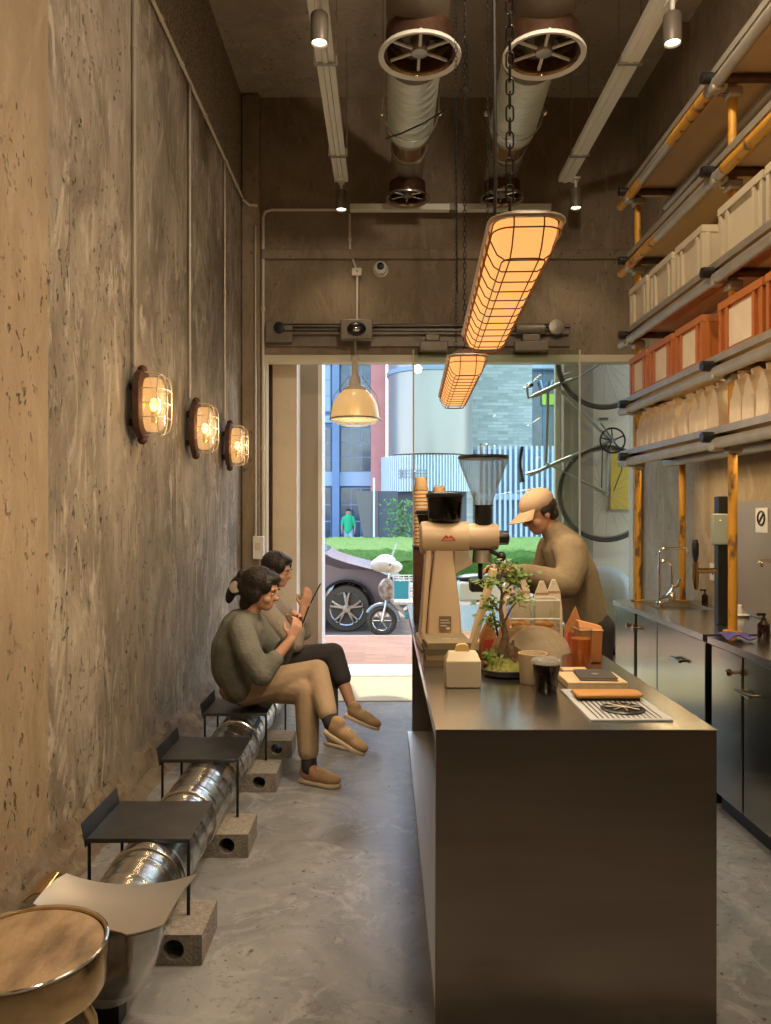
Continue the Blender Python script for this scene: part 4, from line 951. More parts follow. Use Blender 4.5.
# access slots cut in the duct, seen as dark strips
for y in (1.95, 2.42): part('access_slot', MB().box(-.012,.012,y,y+.30,DR-.004,DR+.0055, RY(52)), 'black', t)
def make_block(label):
    t = thing('concrete_block', label, 'block', (0,0,0), 0, 'concrete blocks under the duct')
    # one solid with round holes through it along Y: build from a frame of prisms around each hole
    hw, h, dp, r = .195, .1045, .12, .036
    mb = MB(); n = 24
    for cx in (-.0975, .0975):
        out = []; inn = []
        ca = math.atan2(h/2,.0975); AA = sorted([2*PI*k/20+PI/20 for k in range(20)]+[ca,PI-ca,PI+ca,2*PI-ca])
        for a in AA:
            inn.append((cx+r*math.cos(a), h/2+r*math.sin(a)))
            c, s = math.cos(a), math.sin(a); sc_ = min(.0975/abs(c) if abs(c) > 1e-6 else 9, (h/2)/abs(s) if abs(s) > 1e-6 else 9); out.append((cx+c*sc_, h/2+s*sc_))
        vs = [(u,-dp,w) for u,w in out]+[(u,-dp,w) for u,w in inn]+[(u,dp,w) for u,w in out]+[(u,dp,w) for u,w in inn]
        fs = []
        for k in range(n):
            j = (k+1)%n
            fs += [(k,j,n+j,n+k),(2*n+k,3*n+k,3*n+j,2*n+j),(n+k,n+j,3*n+j,3*n+k)]
            mid = [(out[k][q]+out[j][q])/2 for q in (0,1)]
            if not (abs(out[k][0]) < 1e-4 and abs(out[j][0]) < 1e-4): fs.append((k,2*n+k,2*n+j,j))
        mb.add(vs, fs)
    part('block_body', mb, 'block', t, sharp=30)
    return t
SY = (2.755, 3.64, 4.47, 5.30)
BYS = (2.75, 3.57, 4.375, 4.98)
for i, (y, lb) in enumerate(zip(BYS, ('holed concrete block under the duct, the biggest, by the saddle seat','holed concrete block under the duct, second from the saddle seat','holed concrete block under the duct, by the front woman','holed concrete block under the duct, the farthest, behind the front woman'))):
    if i == 0: bk = make_block(lb); bk.location = (-.822, y, .0006)
    else: dup(bk, (-.822+.012*i, y, .0006), label=lb)
def make_seat(label, hz):
    """square sheet-steel seat with a lip toward the wall, on thin rods standing on a block and the floor"""
    t = thing('steel_seat', label, 'seat', (0,0,0), 0, 'sheet steel seats over the duct')
    part('seat', MB().box(-.185,.185,0,.36,.377,.381).box(-.185,.185,0,.004,.365,.3768).box(-.185,.185,.356,.36,.365,.3768), 'seat', t, bevel=.001)
    part('back_lip', MB().add([(-.191,0,.350),(-.187,0,.350),(-.187,.36,.350),(-.191,.36,.350),(-.205,0,.435),(-.201,0,.435),(-.201,.36,.435),(-.205,.36,.435)], [(0,1,5,4),(1,2,6,5),(2,3,7,6),(3,0,4,7),(4,5,6,7),(3,2,1,0)]), 'seat', t)
    for (x, y, z) in ((.178,.008,hz),(-.178,.008,.0008),(-.178,.352,.0008)):
        part('leg', MB().tube([(x,y,z),(x,y,.3768)], .0065, 8), 'black', t)
    return t
st = make_seat('empty dark sheet steel seat over the duct, next to the white saddle seat', .1062); st.location = (-.885, SY[0], 0)
for i, (y, lb) in enumerate(zip(SY[1:3], ('empty dark sheet steel seat over the duct, between the saddle-side one and the front woman','dark sheet steel seat under the woman in the grey-green sweater'))):
    dup(st, (-.885+.006*(i+1), y, 0), label=lb)
make_seat('dark sheet steel seat under the woman sitting behind', .0008).location = (-.868, SY[3], 0)
# saddle seat at the end of the duct
t = thing('saddle_seat', 'pale saddle-curved sheet metal seat folded out of the duct end', 'seat', (-.80,2.25,.40))
def sad(u, v):
    x = -.20+.41*u; yn = -.135+.115*max(0,1-u/.75)**.7; y = yn+(.165-yn)*v
    z = .0+.035*(2*abs(u-.5))**2.2-.018+.012*math.sin(PI*v)-.0*v
    return (x+.04*(u-.5)*0-.02*(1-v), y+.03*(u-.5)*0, z)
part('seat', MB().sheet(sad, 24, 10, .004), mat('pale_sheet_metal', (.68,.67,.66), .33, .85, (.62,.61,.61), 4), t)
part('duct_body', MB().lathe([(.09,-.035),(.125,-.02),(.137,.03),(.133,.10),(.131,.142)], (0,0,0), 36, TR(-.02,0,-.165)@RX(-90)), 'galv', t)
def skirt(u, v):
    p0 = Vector(sad(.02+.96*u, 0))-V(0,0,.006); a = PI*u
    p1 = V(-.02-.137*math.cos(a), .02, -.165-.137*math.sin(a))
    p = p0.lerp(p1, v); p.z -= .03*math.sin(PI*v); p.y -= .035*math.sin(PI*v)
    return p
part('skirt', MB().sheet(skirt, 28, 12, .003), 'galv', t)
part('side_fin', MB().sheet(lambda u,v: (-.185-.10*u, .05+.11*v, -.02+.03*math.sin(u*PI)+.01*v), 10, 4, .004), 'brass', t)
part('foot_stand', MB().box(-.08,-.0,.06,.13,-.3993,-.29), 'black', t)
# round brass stool in the corner
t = thing('round_stool', 'round brass drum stool with a worn wooden top, cut by the photo edge', 'stool', (-.917,1.955,.001))
part('seat_top', MB().lathe([(.190,.428),(.192,.440),(.185,.444),(.02,.445)], seg=48), 'stooltop', t)
part('drum', MB().lathe([(.193,.330),(.200,.345),(.202,.438),(.198,.449),(.193,.446),(.193,.425)], seg=48, cap=False), 'brass', t)
part('drum_bottom', MB().lathe([(.10,.285),(.16,.30),(.193,.33)], seg=48), 'brass', t)
part('rim', MB().tube([(.199*math.cos(2*PI*k/56), .199*math.sin(2*PI*k/56), .447) for k in range(56)], .0045, 6, closed=True), 'chrome', t)
for a in (-52, 38, 128, 218):
    ca, sa = math.cos(rad(a)), math.sin(rad(a))
    part('leg', MB().tube([(ca*r, sa*r, z) for r, z in ((.10,.30),(.135,.27),(.165,.20),(.175,.12),(.15,.05),(.11,.016))], .017, 10), 'brass', t)
part('base_ring', MB().tube([(.115*math.cos(2*PI*k/40), .115*math.sin(2*PI*k/40), .016) for k in range(40)], .014, 8, closed=True), 'brass', t)
# ------------------------------------------------------------------ people
def frame_of(d, up=(0,0,1)):
    """rotation whose X axis is d (facing), Z near up"""
    x = Vector(d).normalized(); y = Vector(up).cross(x).normalized(); z = x.cross(y)
    return Matrix((x,y,z)).transposed().to_4x4()
def head_mb(mb, c, face, up=(0,0,1), s=1.):
    """cranium, jaw, nose, lips, ears, brow around c; facing along face"""
    m = Matrix.Translation(c) @ frame_of(face, up) @ Matrix.Scale(s, 4)
    E = lambda p, r: mb.ell(p, r, 16, 10, m)
    E((-.008,0,.025),(.093,.074,.090)); E((.022,0,-.035),(.066,.058,.070)); E((.050,0,-.075),(.036,.036,.030)); E((.030,0,-.07),(.05,.05,.03))
    E((.098,0,-.018),(.017,.014,.016)); E((.088,0,.006),(.012,.010,.030))       # nose
    E((.080,0,-.050),(.012,.024,.007)); E((.079,0,-.060),(.012,.022,.007))      # lips
    E((.072,0,.030),(.018,.050,.010))                                          # brow
    for q in (-1,1): E((-.008,q*.076,-.008),(.018,.009,.032)); E((.066,q*.032,.0),(.016,.016,.012)); E((.05,q*.04,-.03),(.03,.022,.024))
    return m
def eyes(m, parent):
    o = root_of(parent)
    e = MB()
    for q in (-1,1): e.ell((.0795,q*.031,.008),(.006,.013,.008),10,7,m)
    part('eyes', e.shift(o), mat('eye_white', (.7,.66,.6), .3), parent)
    e = MB()
    for q in (-1,1): e.ell((.0845,q*.031,.008),(.003,.006,.006),8,6,m); e.ell((.088,q*.034,.034),(.006,.022,.004),8,6,m)
    part('eyebrows', e.shift(o), 'hair', parent)
def hand_mb(mb, wrist, d, n, curl, side, s=1.):
    """palm with four separate bent fingers and a thumb. d: direction of the fingers, n: out of the back of the hand, curl 0..1, side +1/-1: which edge the thumb leaves"""
    d = Vector(d).normalized(); n = Vector(n); n = (n-d*n.dot(d)).normalized(); w = d.cross(n)*side
    P = lambda a,b,c: Vector(wrist)+(d*a+w*b+n*c)*s
    for b in (-.026,-.009,.009,.026): mb.cap(P(.0,b*.6,0), P(.085,b,0), .016*s, .0125*s, 8)
    for b, L in ((.029,.072),(.010,.082),(-.010,.076),(-.028,.058)):
        p = P(.085,b,0); a = 0; r = .0095
        for k, f in enumerate((.45,.32,.25)):
            a += curl*(38+18*k); t = d*math.cos(rad(a))-n*math.sin(rad(a)); q = p+t*L*f*s*1.05
            mb.cap(p, q, r*s, (r-.001)*s, 8); p = q; r -= .001
    p = P(.025,.026,-.004); q = p+(d*.55+w*.75-n*.35*(.5+curl)).normalized()*.042*s; mb.cap(p, q, .013*s, .011*s, 8)
    mb.cap(q, q+(d*.9+w*.15-n*.45*(.3+curl)).normalized()*.034*s, .0105*s, .0085*s, 8)
    return P(.085,0,-.03)
def shoe(parent, heel, toe, up, L=.25, m='tan', name='shoe'):
    d = (Vector(toe)-Vector(heel)).normalized(); u = Vector(up); u = (u-d*u.dot(d)).normalized()
    mm = Matrix((d,u.cross(d),u)).transposed().to_4x4(); mm = Matrix.Translation(heel)@mm
    o = root_of(parent)
    mb = MB()
    mb.ell((.035,0,.062),(.052,.040,.048),14,9,mm).ell((.10,0,.052),(.09,.043,.042),14,9,mm).ell((L-.07,0,.042),(.075,.046,.032),14,9,mm).ell((.03,0,.09),(.045,.036,.035),12,8,mm)
    me = bake(mb.shift(o), .008, 3); me.materials.clear(); me.materials.append(M[m]); s = link(name, me, parent)
    so = MB(); pts = [(-.018,-.03),(-.02,.03),(.05,.042),(.10,.042),(L-.08,.05),(L-.03,.04),(L+.0,.012),(L+.0,-.015),(L-.03,-.04),(L-.08,-.05),(.10,-.042),(.05,-.042)]
    so.prism(pts, .001, .024, 'Z', mm); part('sole', so.shift(o), 'sole', s, bevel=.006)
    lc = MB()
    for k in range(3): lc.tube([V(*(mm@V(.10+.028*k,-.028,.083-.008*k))), V(*(mm@V(.105+.028*k,0,.096-.009*k))), V(*(mm@V(.10+.028*k,.028,.083-.008*k)))], .004, 6)
    part('laces', lc.shift(o), 'sole', s)
    return s

# --- woman in front, seated at Y 4.6, facing into the aisle
t = thing('person', 'woman in grey-green sweater and khaki trousers, sitting cross-legged with hair clipped up, holding a phone', 'person', (-.86,4.64,.383), 0, None)
hc = V(-.740,4.60,1.080); face = V(.93,-.18,-.28)
body = MB(); hm = head_mb(body, hc, face, s=1.03)
neck = V(-.805,4.62,.955)
body.cap(V(-.775,4.61,1.02), V(-.825,4.625,.90), .048, .058)
hip = V(-.86,4.64,.485); chest = V(-.87,4.64,.80)
body.chain([V(-.86,4.64,.53), V(-.90,4.64,.66), chest], [.125,.115,.12])
# limbs under the clothes
shN, shF = V(-.835,4.46,.865), V(-.835,4.82,.865)
elN, elF = V(-.70,4.36,.630), V(-.66,4.83,.640)
wrN, wrF = V(-.545,4.43,.815), V(-.555,4.66,.835)
body.chain([shN, elN, wrN], [.050,.040,.027]); body.chain([shF, elF, wrF], [.050,.040,.027])
hand_mb(body, wrN, (.30,.18,.72), (.55,-.8,0), .75, -1); hand_mb(body, wrF, (.30,-.15,.72), (.6,.8,0), .85, 1)
knS, anS = V(-.455,4.46,.505), V(-.440,4.40,.12)           # standing leg
knC, anC = V(-.405,4.53,.610), V(-.315,4.30,.395)           # crossed leg
hpN, hpF = V(-.83,4.56,.492), V(-.83,4.73,.492)
body.chain([hpF, knS, anS], [.075,.05,.036]); body.chain([hpN, knC, anC], [.075,.05,.036])
body.cap(anS, V(-.40,4.37,.06), .034, .03); body.cap(anC, V(-.27,4.28,.36), .034, .03)
me_b = fused('body', body, 'skin', t, .0075, 2)
eyes(hm, t)
sw = MB()
sw.chain([V(-.86,4.64,.55), V(-.895,4.64,.62), V(-.90,4.64,.72), V(-.865,4.635,.84)], [.150,.158,.155,.135])
for y, q in ((4.55,1),(4.73,1)): sw.chain([V(-.85,y,.53), V(-.89,y,.62), V(-.885,y,.74), V(-.855,y,.855)], [.115,.118,.118,.085])
sw.cap(V(-.85,4.63,.86), V(-.815,4.62,.93), .095, .068)
sw.chain([shN, V(-.775,4.38,.745), elN, elN.lerp(wrN,.45)], [.080,.074,.068,.052]); sw.chain([shF, elF, elF.lerp(wrF,.5)], [.080,.068,.050])
sw.cap(shN, V(-.85,4.62,.88), .078, .085); sw.cap(shF, V(-.85,4.62,.88), .078, .085)
fused('sweater', sw, 'sweater', t, .010, 4)
pn = MB()
pn.ell((-.85,4.645,.495),(.155,.185,.10)); pn.chain([hpN, hpN.lerp(knC,.5), knC, knC.lerp(anC,.5), knC.lerp(anC,.88)], [.098,.092,.074,.066,.056])
pn.chain([hpF, hpF.lerp(knS,.5), knS, knS.lerp(anS,.5), knS.lerp(anS,.84)], [.098,.092,.074,.068,.062])
fused('trousers', pn, 'khaki', t, .010, 3)
for nm, a, b in (('sock', knS.lerp(anS,.80), anS+V(.005,0,-.03)), ('sock', knC.lerp(anC,.84), anC+V(.012,-.006,-.02))):
    fused(nm, MB().cap(a, b, .046, .046), 'darkcloth', t, .008, 1)
shoe(t, V(-.475,4.425,.0012), V(-.32,4.35,.0012), (0,0,1), .245)
shoe(t, anC+V(-.015,-.02,-.075), anC+V(.165,-.05,-.175), (.40,-.1,.9), .245)
hr = MB(); E = lambda p, r: hr.ell(p, r, 16, 10, hm)
E((-.030,0,.048),(.102,.094,.092)); E((-.045,0,-.01),(.082,.092,.09)); E((.018,0,.088),(.078,.078,.040)); E((.03,-.062,.045),(.045,.026,.05)); E((.03,.062,.045),(.045,.026,.05)); E((-.005,-.078,-.02),(.038,.016,.05)); E((-.06,0,-.09),(.05,.06,.06)); E((-.02,.066,.0),(.05,.022,.06)); E((-.02,-.066,.012),(.045,.022,.055)); E((-.11,0,.0),(.055,.065,.065)); E((-.155,0,-.02),(.042,.05,.06)); E((-.175,0,-.075),(.028,.038,.06)); E((-.13,0,.05),(.04,.045,.04))
fused('hair', hr, 'hair', t, .008, 2)
part('hair_clip', MB().lathe([(.03,0),(.036,.006),(.03,.012)], (0,0,0), 16, hm@TR(-.145,-.045,-.02)@RX(90)).shift(root_of(t)), 'chrome', t, label='pale hair claw clip')
def phone(label, c, d, n, group=None):
    t2 = thing('mobile_phone', label, 'phone', c)
    mm = frame_of(d, n)
    part('phone_body', MB().box(-.075,.075,-.036,.036,-.004,.004,mm), 'blackp', t2, bevel=.002); part('screen', MB().box(-.070,.070,-.033,.033,.0041,.0046,mm), mat('dim_screen', (.02,.02,.025), .1), t2)
phone('dark phone held up by the woman in the grey-green sweater', V(-.475,4.555,.925), (.35,.0,.94), (-.94,0,.35))

# --- woman behind, seated at Y 5.42
t = thing('person', 'woman sitting behind with dark hair, grey knit top and dark trousers, raising a phone', 'person', (-.85,5.46,.383))
hc = V(-.762,5.42,1.135); face = V(.93,-.22,-.25)
body = MB(); hm = head_mb(body, hc, face)
body.cap(V(-.79,5.43,1.06), V(-.83,5.44,.93), .046, .056)
body.chain([V(-.85,5.46,.50), V(-.88,5.46,.68), V(-.86,5.46,.83)], [.12,.11,.115])
shN, shF = V(-.835,5.28,.885), V(-.835,5.62,.885)
elN, elF = V(-.62,5.24,.655), V(-.60,5.60,.68)
wrN, wrF = V(-.565,5.28,.885), V(-.58,5.52,.86)
body.chain([shN, elN, wrN], [.048,.038,.026]); body.chain([shF, elF, wrF], [.048,.038,.026])
hand_mb(body, wrN, (.30,.12,.85), (.5,-.85,0), .45, -1); hand_mb(body, wrF, (.3,-.2,.8), (.6,.8,0), .8, 1)
hpN, hpF = V(-.82,5.38,.495), V(-.82,5.55,.495)
knC, anC = V(-.36,5.28,.575), V(-.215,5.18,.215)
knS, anS = V(-.40,5.36,.50), V(-.365,5.12,.11)
body.chain([hpN, knC, knC.lerp(anC,.45), anC], [.075,.05,.047,.033]); body.chain([hpF, knS, anS], [.075,.05,.033])
fused('body', body, 'skin', t, .0085, 2); eyes(hm, t)
sw = MB()
sw.chain([V(-.85,5.46,.55), V(-.88,5.46,.66), V(-.855,5.45,.85)], [.15,.15,.13])
for y in (5.38,5.54): sw.chain([V(-.84,y,.52), V(-.875,y,.68), V(-.85,y,.87)], [.11,.11,.085])
sw.cap(V(-.845,5.44,.87), V(-.82,5.43,.955), .09, .062)
sw.chain([shN, elN, elN.lerp(wrN,.35)], [.078,.066,.052]); sw.chain([shF, elF, elF.lerp(wrF,.5)], [.078,.066,.05])
sw.cap(shN, V(-.85,5.44,.90), .075, .08); sw.cap(shF, V(-.85,5.44,.90), .075, .08)
fused('knit_top', sw, 'sweater2', t, .011, 3)
pn = MB(); pn.ell((-.84,5.465,.497),(.15,.18,.10)); pn.chain([hpN, hpN.lerp(knC,.5), knC, knC.lerp(anC,.42)], [.10,.095,.080,.068]); pn.chain([hpF, hpF.lerp(knS,.5), knS, knS.lerp(anS,.85)], [.10,.092,.072,.055])
fused('trousers', pn, 'darkcloth', t, .010, 3)
shoe(t, anC+V(-.045,.0,-.045), anC+V(.18,-.05,-.125), (.35,-.1,.92), .235)
shoe(t, V(-.385,5.14,.0012), V(-.22,5.02,.0012), (0,0,1), .235)
hr = MB(); E = lambda p, r: hr.ell(p, r, 16, 10, hm)
E((-.028,0,.048),(.102,.094,.092)); E((-.045,0,-.01),(.082,.092,.09)); E((.016,0,.088),(.076,.076,.038)); E((.03,-.062,.045),(.045,.026,.05)); E((.03,.062,.045),(.045,.026,.05)); E((-.01,-.076,-.03),(.04,.018,.06)); E((-.075,0,-.06),(.05,.065,.07)); E((-.09,0,-.12),(.03,.045,.05)); E((-.02,.064,0),(.05,.022,.06)); E((-.02,-.064,0),(.05,.022,.06))
fused('hair', hr, 'hair', t, .008, 2)
phone('dark phone raised by the woman sitting behind', V(-.485,5.37,.985), (.45,.0,.9), (-.9,0,.45))

# --- barista bending over the counter
t = thing('person', 'barista in beige cap and olive brown sweatshirt, bending over the steel counter', 'person', (1.20,4.38,.001))
BYc = 4.38
hc = V(.870,BYc-.02,1.545); face = V(-.86,-.18,-.48)
body = MB(); hm = head_mb(body, hc, face, (0,0,1), 1.04)
body.cap(V(.915,BYc,1.48), V(.985,BYc,1.40), .056, .062)
body.chain([V(1.13,BYc,.95), V(1.10,BYc,1.15), V(1.03,BYc,1.33)], [.10,.09,.09])
shN, shF = V(1.01,BYc-.19,1.335), V(.99,BYc+.19,1.335)
elN, elF = V(.955,BYc-.30,1.165), V(.90,BYc+.25,1.13)
wrN, wrF = V(.715,BYc-.24,1.235), V(.70,BYc+.10,1.21)
body.chain([shN, elN, wrN], [.055,.044,.029]); body.chain([shF, elF, wrF], [.055,.044,.029])
hand_mb(body, wrN, (-.85,.25,.10), (.0,-.6,.8), .55, 1); hand_mb(body, wrF, (-.9,-.1,.15), (0,.6,.8), .55, -1)
hpN, hpF = V(1.17,BYc-.09,.90), V(1.17,BYc+.09,.90)
knN, knF = V(1.165,BYc-.11,.50), V(1.19,BYc+.11,.50)
anN, anF = V(1.225,BYc-.11,.09), V(1.245,BYc+.11,.09)
body.chain([hpN, knN, anN], [.085,.055,.04]); body.chain([hpF, knF, anF], [.085,.055,.04])
fused('body', body, 'skin', t, .0085, 2); eyes(hm, t)
sw = MB()
sw.chain([V(1.135,BYc,.94), V(1.115,BYc,1.05), V(1.07,BYc,1.20), V(1.02,BYc,1.33)], [.118,.122,.13,.125])
for q in (-.085,.085): sw.chain([V(1.135,BYc+q,.93), V(1.115,BYc+q,1.05), V(1.075,BYc+q,1.20), V(1.02,BYc+q,1.335)], [.105,.108,.112,.095])
sw.cap(V(1.02,BYc,1.36), V(.955,BYc,1.44), .10, .070)
for s_, e_, w_ in ((shN,elN,wrN),(shF,elF,wrF)):
    sw.chain([s_, s_.lerp(e_,.5)+V(.02,0,0), e_, e_.lerp(w_,.5), e_.lerp(w_,.9)], [.092,.084,.076,.064,.048]); sw.cap(s_, V(1.02,BYc,1.35), .09, .10)
fused('sweatshirt', sw, 'barista', t, .011, 3)
pn = MB(); pn.ell((1.165,BYc,.90),(.125,.175,.10)); 
for h_, k_, a_ in ((hpN,knN,anN),(hpF,knF,anF)): pn.chain([h_, k_, k_.lerp(a_,.9)], [.108,.076,.062])
fused('trousers', pn, 'darkcloth', t, .012, 3)
shoe(t, V(1.27,BYc-.11,.0012), V(1.05,BYc-.13,.0012), (0,0,1), .26, 'blackp'); shoe(t, V(1.29,BYc+.11,.0012), V(1.05,BYc+.13,.0012), (0,0,1), .26, 'blackp')
hr = MB(); E = lambda p, r: hr.ell(p, r, 14, 9, hm)
E((-.045,0,.02),(.068,.081,.06)); E((-.055,0,-.035),(.045,.066,.04)); E((-.01,.07,.01),(.03,.016,.04)); E((-.01,-.07,.01),(.03,.016,.04))
fused('hair', hr, 'hair', t, .008, 2)
cp = MB(); cp.ell((-.012,0,.058),(.102,.088,.076),20,12,hm); fused('cap', cp, 'cap', t, .007, 1)
cb = MB(); 
def brim(u, v):
    a = rad(-62+124*u); r = .088+.088*v; return hm @ V(-.005+r*math.cos(a)*1.05, (.082+.004*v)*math.sin(a)*1.08, .045-.020*v-.030*(math.sin(a)**2)*v)
cb.sheet(brim, 16, 6, .005); part('cap_brim', cb.shift(root_of(t)), 'cap', t)
part('cap_button', MB().ell((-.012,0,.134),.009,8,6,hm).shift(root_of(t)), 'cap', t)
# pale blue cloth in his hand
solo('milk_cloth', MB().sheet(lambda u,v: (.66-.09*u+.03*v, BYc-.05+.10*v-.06, 1.26-.10*u*u+.03*math.sin(5*v+3*u)-.05*v), 12, 12, .006), mat('pale_blue_cloth', (.50,.60,.70), .9, 0, (.56,.66,.74), 8), 'pale blue cloth held up by the barista next to the grinder dial', 'cloth', loc=(.62,BYc,1.22))
# ------------------------------------------------------------------ outside: bicycle hung on the pillar
BY0 = 8.34
P = lambda px, py, dy=0.: W(px, py, BY0)+V(0,dy,0)
t = thing('bicycle', 'steel bicycle hung upright, wheel over wheel, against the concrete pillar outside', 'bicycle', P(606,493))
def bp(n, mb, m, par=None, **k): return part(n, mb, m, par or t, world=True, **k)
M['tyre'] = mat('grey_tyre', (.085,.075,.06), .7)
M['frame_paint'] = mat('grey_green_frame', (.44,.43,.36), .4, .2)
s = BY0/K
for c, r in ((P(604,361),47*s),(P(606,493.5),47*s)):
    w = bp('wheel', MB().tube([c+V(r*math.cos(2*PI*k/56),0,r*math.sin(2*PI*k/56)) for k in range(56)], .020, 8, closed=True), 'tyre')
    bp('rim', MB().tube([c+V((r-.032)*math.cos(2*PI*k/56),0,(r-.032)*math.sin(2*PI*k/56)) for k in range(56)], .013, 6, closed=True), 'galvdark', w)
    sp = MB()
    for k in range(20): a = 2*PI*k/20; sp.tube([c+V(.02*math.cos(a+.5),.03*(-1)**k,.02*math.sin(a+.5)), c+V((r-.035)*math.cos(a),0,(r-.035)*math.sin(a))], .002, 4)
    bp('spokes', sp, 'galvdark', w); bp('hub', MB().tube([c+V(0,-.05,0),c+V(0,.05,0)], .022, 10), 'chrome', w)
bb = P(611,441); hd0, hd1 = P(560,384), P(534,396); sc_ = P(541,469)
fr = MB(); fr.tube([hd1,hd0], .024, 10).tube([P(548,389),P(546,462)], .018, 10).tube([P(556,386),bb], .021, 10).tube([P(530,475),P(560,461),bb], .019, 10)
for q in (-.055,.055): fr.tube([bb, P(606,493.5,q)], .011, 8).tube([P(546,463), P(606,493.5,q)], .010, 8)
bp('frame', fr, 'frame_paint')
fk = MB()
for q in (-.05,.05): fk.tube([P(561,383.5), P(580,377,q), P(604,361,q)], [.017,.014,.010], 8)
bp('fork', fk, 'frame_paint')
bp('handlebar', MB().tube([P(534,396),P(528,398),P(527,389)], .016, 8).tube([P(527,389,-.26),P(526,386,-.12),P(527,389),P(526,386,.12)], .013, 8), 'galvdark')
for dy in (-.26,): bp('grip', MB().tube([P(527,389,dy-.01),P(527,389,dy-.012+.10)], .019, 10), 'blackp')
bp('seat_post', MB().tube([P(541,470),P(526,474)], .014, 8), 'galv')
bp('saddle', MB().sheet(lambda u,v: P(523.5-2.5*math.sin(PI*u), 447+35*u, (v-.5)*.16*(1-.72*(1-u))), 14, 6, .03), 'blackp')
ch = bp('chainring', MB().tube([bb+V(12.3*s*math.cos(2*PI*k/36),-.06,12.3*s*math.sin(2*PI*k/36)) for k in range(36)], .010, 6, closed=True), 'blackp')
sp = MB()
for k in range(5): a = 2*PI*k/5+.4; sp.tube([bb+V(0,-.06,0), bb+V(12*s*math.cos(a),-.06,12*s*math.sin(a))], .008, 6)
bp('chainring_arms', sp, 'blackp', ch)
bp('crank', MB().tube([bb+V(0,-.09,0), P(598,424,-.09)], .012, 8).tube([bb+V(0,-.1,0),bb+V(0,.1,0)], .022, 10), 'galv'); bp('pedal', MB().box(-.05,.05,-.09,.0,-.015,.015,TR(*P(599,421,-.09))), 'galv')
bp('chain', MB().tube([P(621,446,-.06),P(620,470,-.06),P(612,491,-.06)], .006, 5).tube([P(601,446,-.06),P(600,488,-.06)], .006, 5), 'blackp')
solo('wall_hook', MB().tube([P(604,361,.05)+V(0,0,.035), P(604,361,.12)+V(0,0,.04), P(604,361,.33)+V(0,0,.05)], .014, 8), 'black', 'black hook carrying the bicycle on the pillar', 'hook', loc=tuple(P(604,361,.1)))
t = thing('yellow_sign', 'yellow notice panel on the pale wall behind the bicycle', 'sign', (W(617,480,8.63)-V(0,.0,0)))
part('panel', MB().box(-.075,.17,-.012,.02,-.33,.33), mat('yellow_panel', (.80,.50,.05), .6), t, bevel=.006)
part('panel_frame', MB().box(-.085,.18,-.004,.024,-.34,-.33).box(-.085,.18,-.004,.024,.33,.34), 'galvdark', t)

# ------------------------------------------------------------------ white motor scooter behind the barista
M['scooter_white'] = mat('scooter_white', (.56,.55,.50), .35, 0, (.62,.60,.55), 3)
t = thing('motor_scooter', 'white motor scooter parked outside, rear half showing past the barista', 'scooter', (2.30,8.36,-.01))
mb = MB(); mb.ell((.06,0,.70),(.34,.17,.28)); mb.ell((-.25,0,.55),(.25,.16,.18)); mb.ell((.18,0,.50),(.20,.15,.20))
fused('body_shell', mb, 'scooter_white', t, .02, 4, world=False)
part('seat', MB().sheet(lambda u,v: (-.62+.55*u, (v-.5)*.26, .86+.05*math.sin(PI*u)), 12, 6, .06), 'blackp', t)
for x in (.22,-.98):
    w = part('wheel', MB().tube([(x+.20*math.cos(2*PI*k/40),0,.255+.20*math.sin(2*PI*k/40)) for k in range(40)], .052, 10, closed=True), 'blackp', t)
    part('rim', MB().lathe([(.15,-.04),(.16,-.035),(.05,-.05),(.05,.05),(.16,.035),(.15,.04)], (0,0,0), 24, TR(x,0,.255)@RX(90)), 'galv', w)
part('mudguard', MB().tube(arc((.22,0,.255),.275,20,165,12), .03, 8), 'blackp', t)
part('floorboard', MB().box(-.75,-.2,-.14,.14,.28,.34), 'scooter_white', t, bevel=.02); part('leg_shield', MB().box(-.03,.03,-.19,.19,0,.62,TR(-.78,0,.34)@RY(-14)), 'scooter_white', t, bevel=.02)
part('handlebar', MB().tube([(-.93,-.30,1.02),(-.95,0,1.0),(-.93,.30,1.02)], .018, 8).tube([(-.95,0,1.0),(-.97,0,.3)], .025, 8), 'blackp', t); part('tail_light', MB().ell((.37,0,.68),(.03,.08,.04)), 'red', t)

# ------------------------------------------------------------------ grey car
cz = -.20
t = thing('car', 'grey purple car parked across the street with a five-spoke wheel in the doorway', 'car', (-1.9,12.15,cz))
M['carpaint'] = mat('grey_purple_car_paint', (.26,.215,.235), .22, .3, (.29,.24,.26), 1)
prof = [(-2.55,.42),(-2.6,.75),(-2.45,1.05),(-2.2,1.18),(-1.7,1.58),(-.6,1.66),(.1,1.60),(1.0,1.15),(1.12,1.08),(1.36,1.0),(1.75,.90),(2.08,.76),(2.22,.60),(2.24,.40),(2.10,.30),(1.70,.28)]
def car_half(u, wy):
    return u
def arch(cx, r=.40): return [(cx+r*math.cos(rad(a)), .34+r*math.sin(rad(a))) for a in range(-8,189,14)]
prof += [(1.72,.28)]+arch(1.33)[0:]+[(.9,.26),(-1.0,.26)]+arch(-1.45)+[(-2.4,.30)]
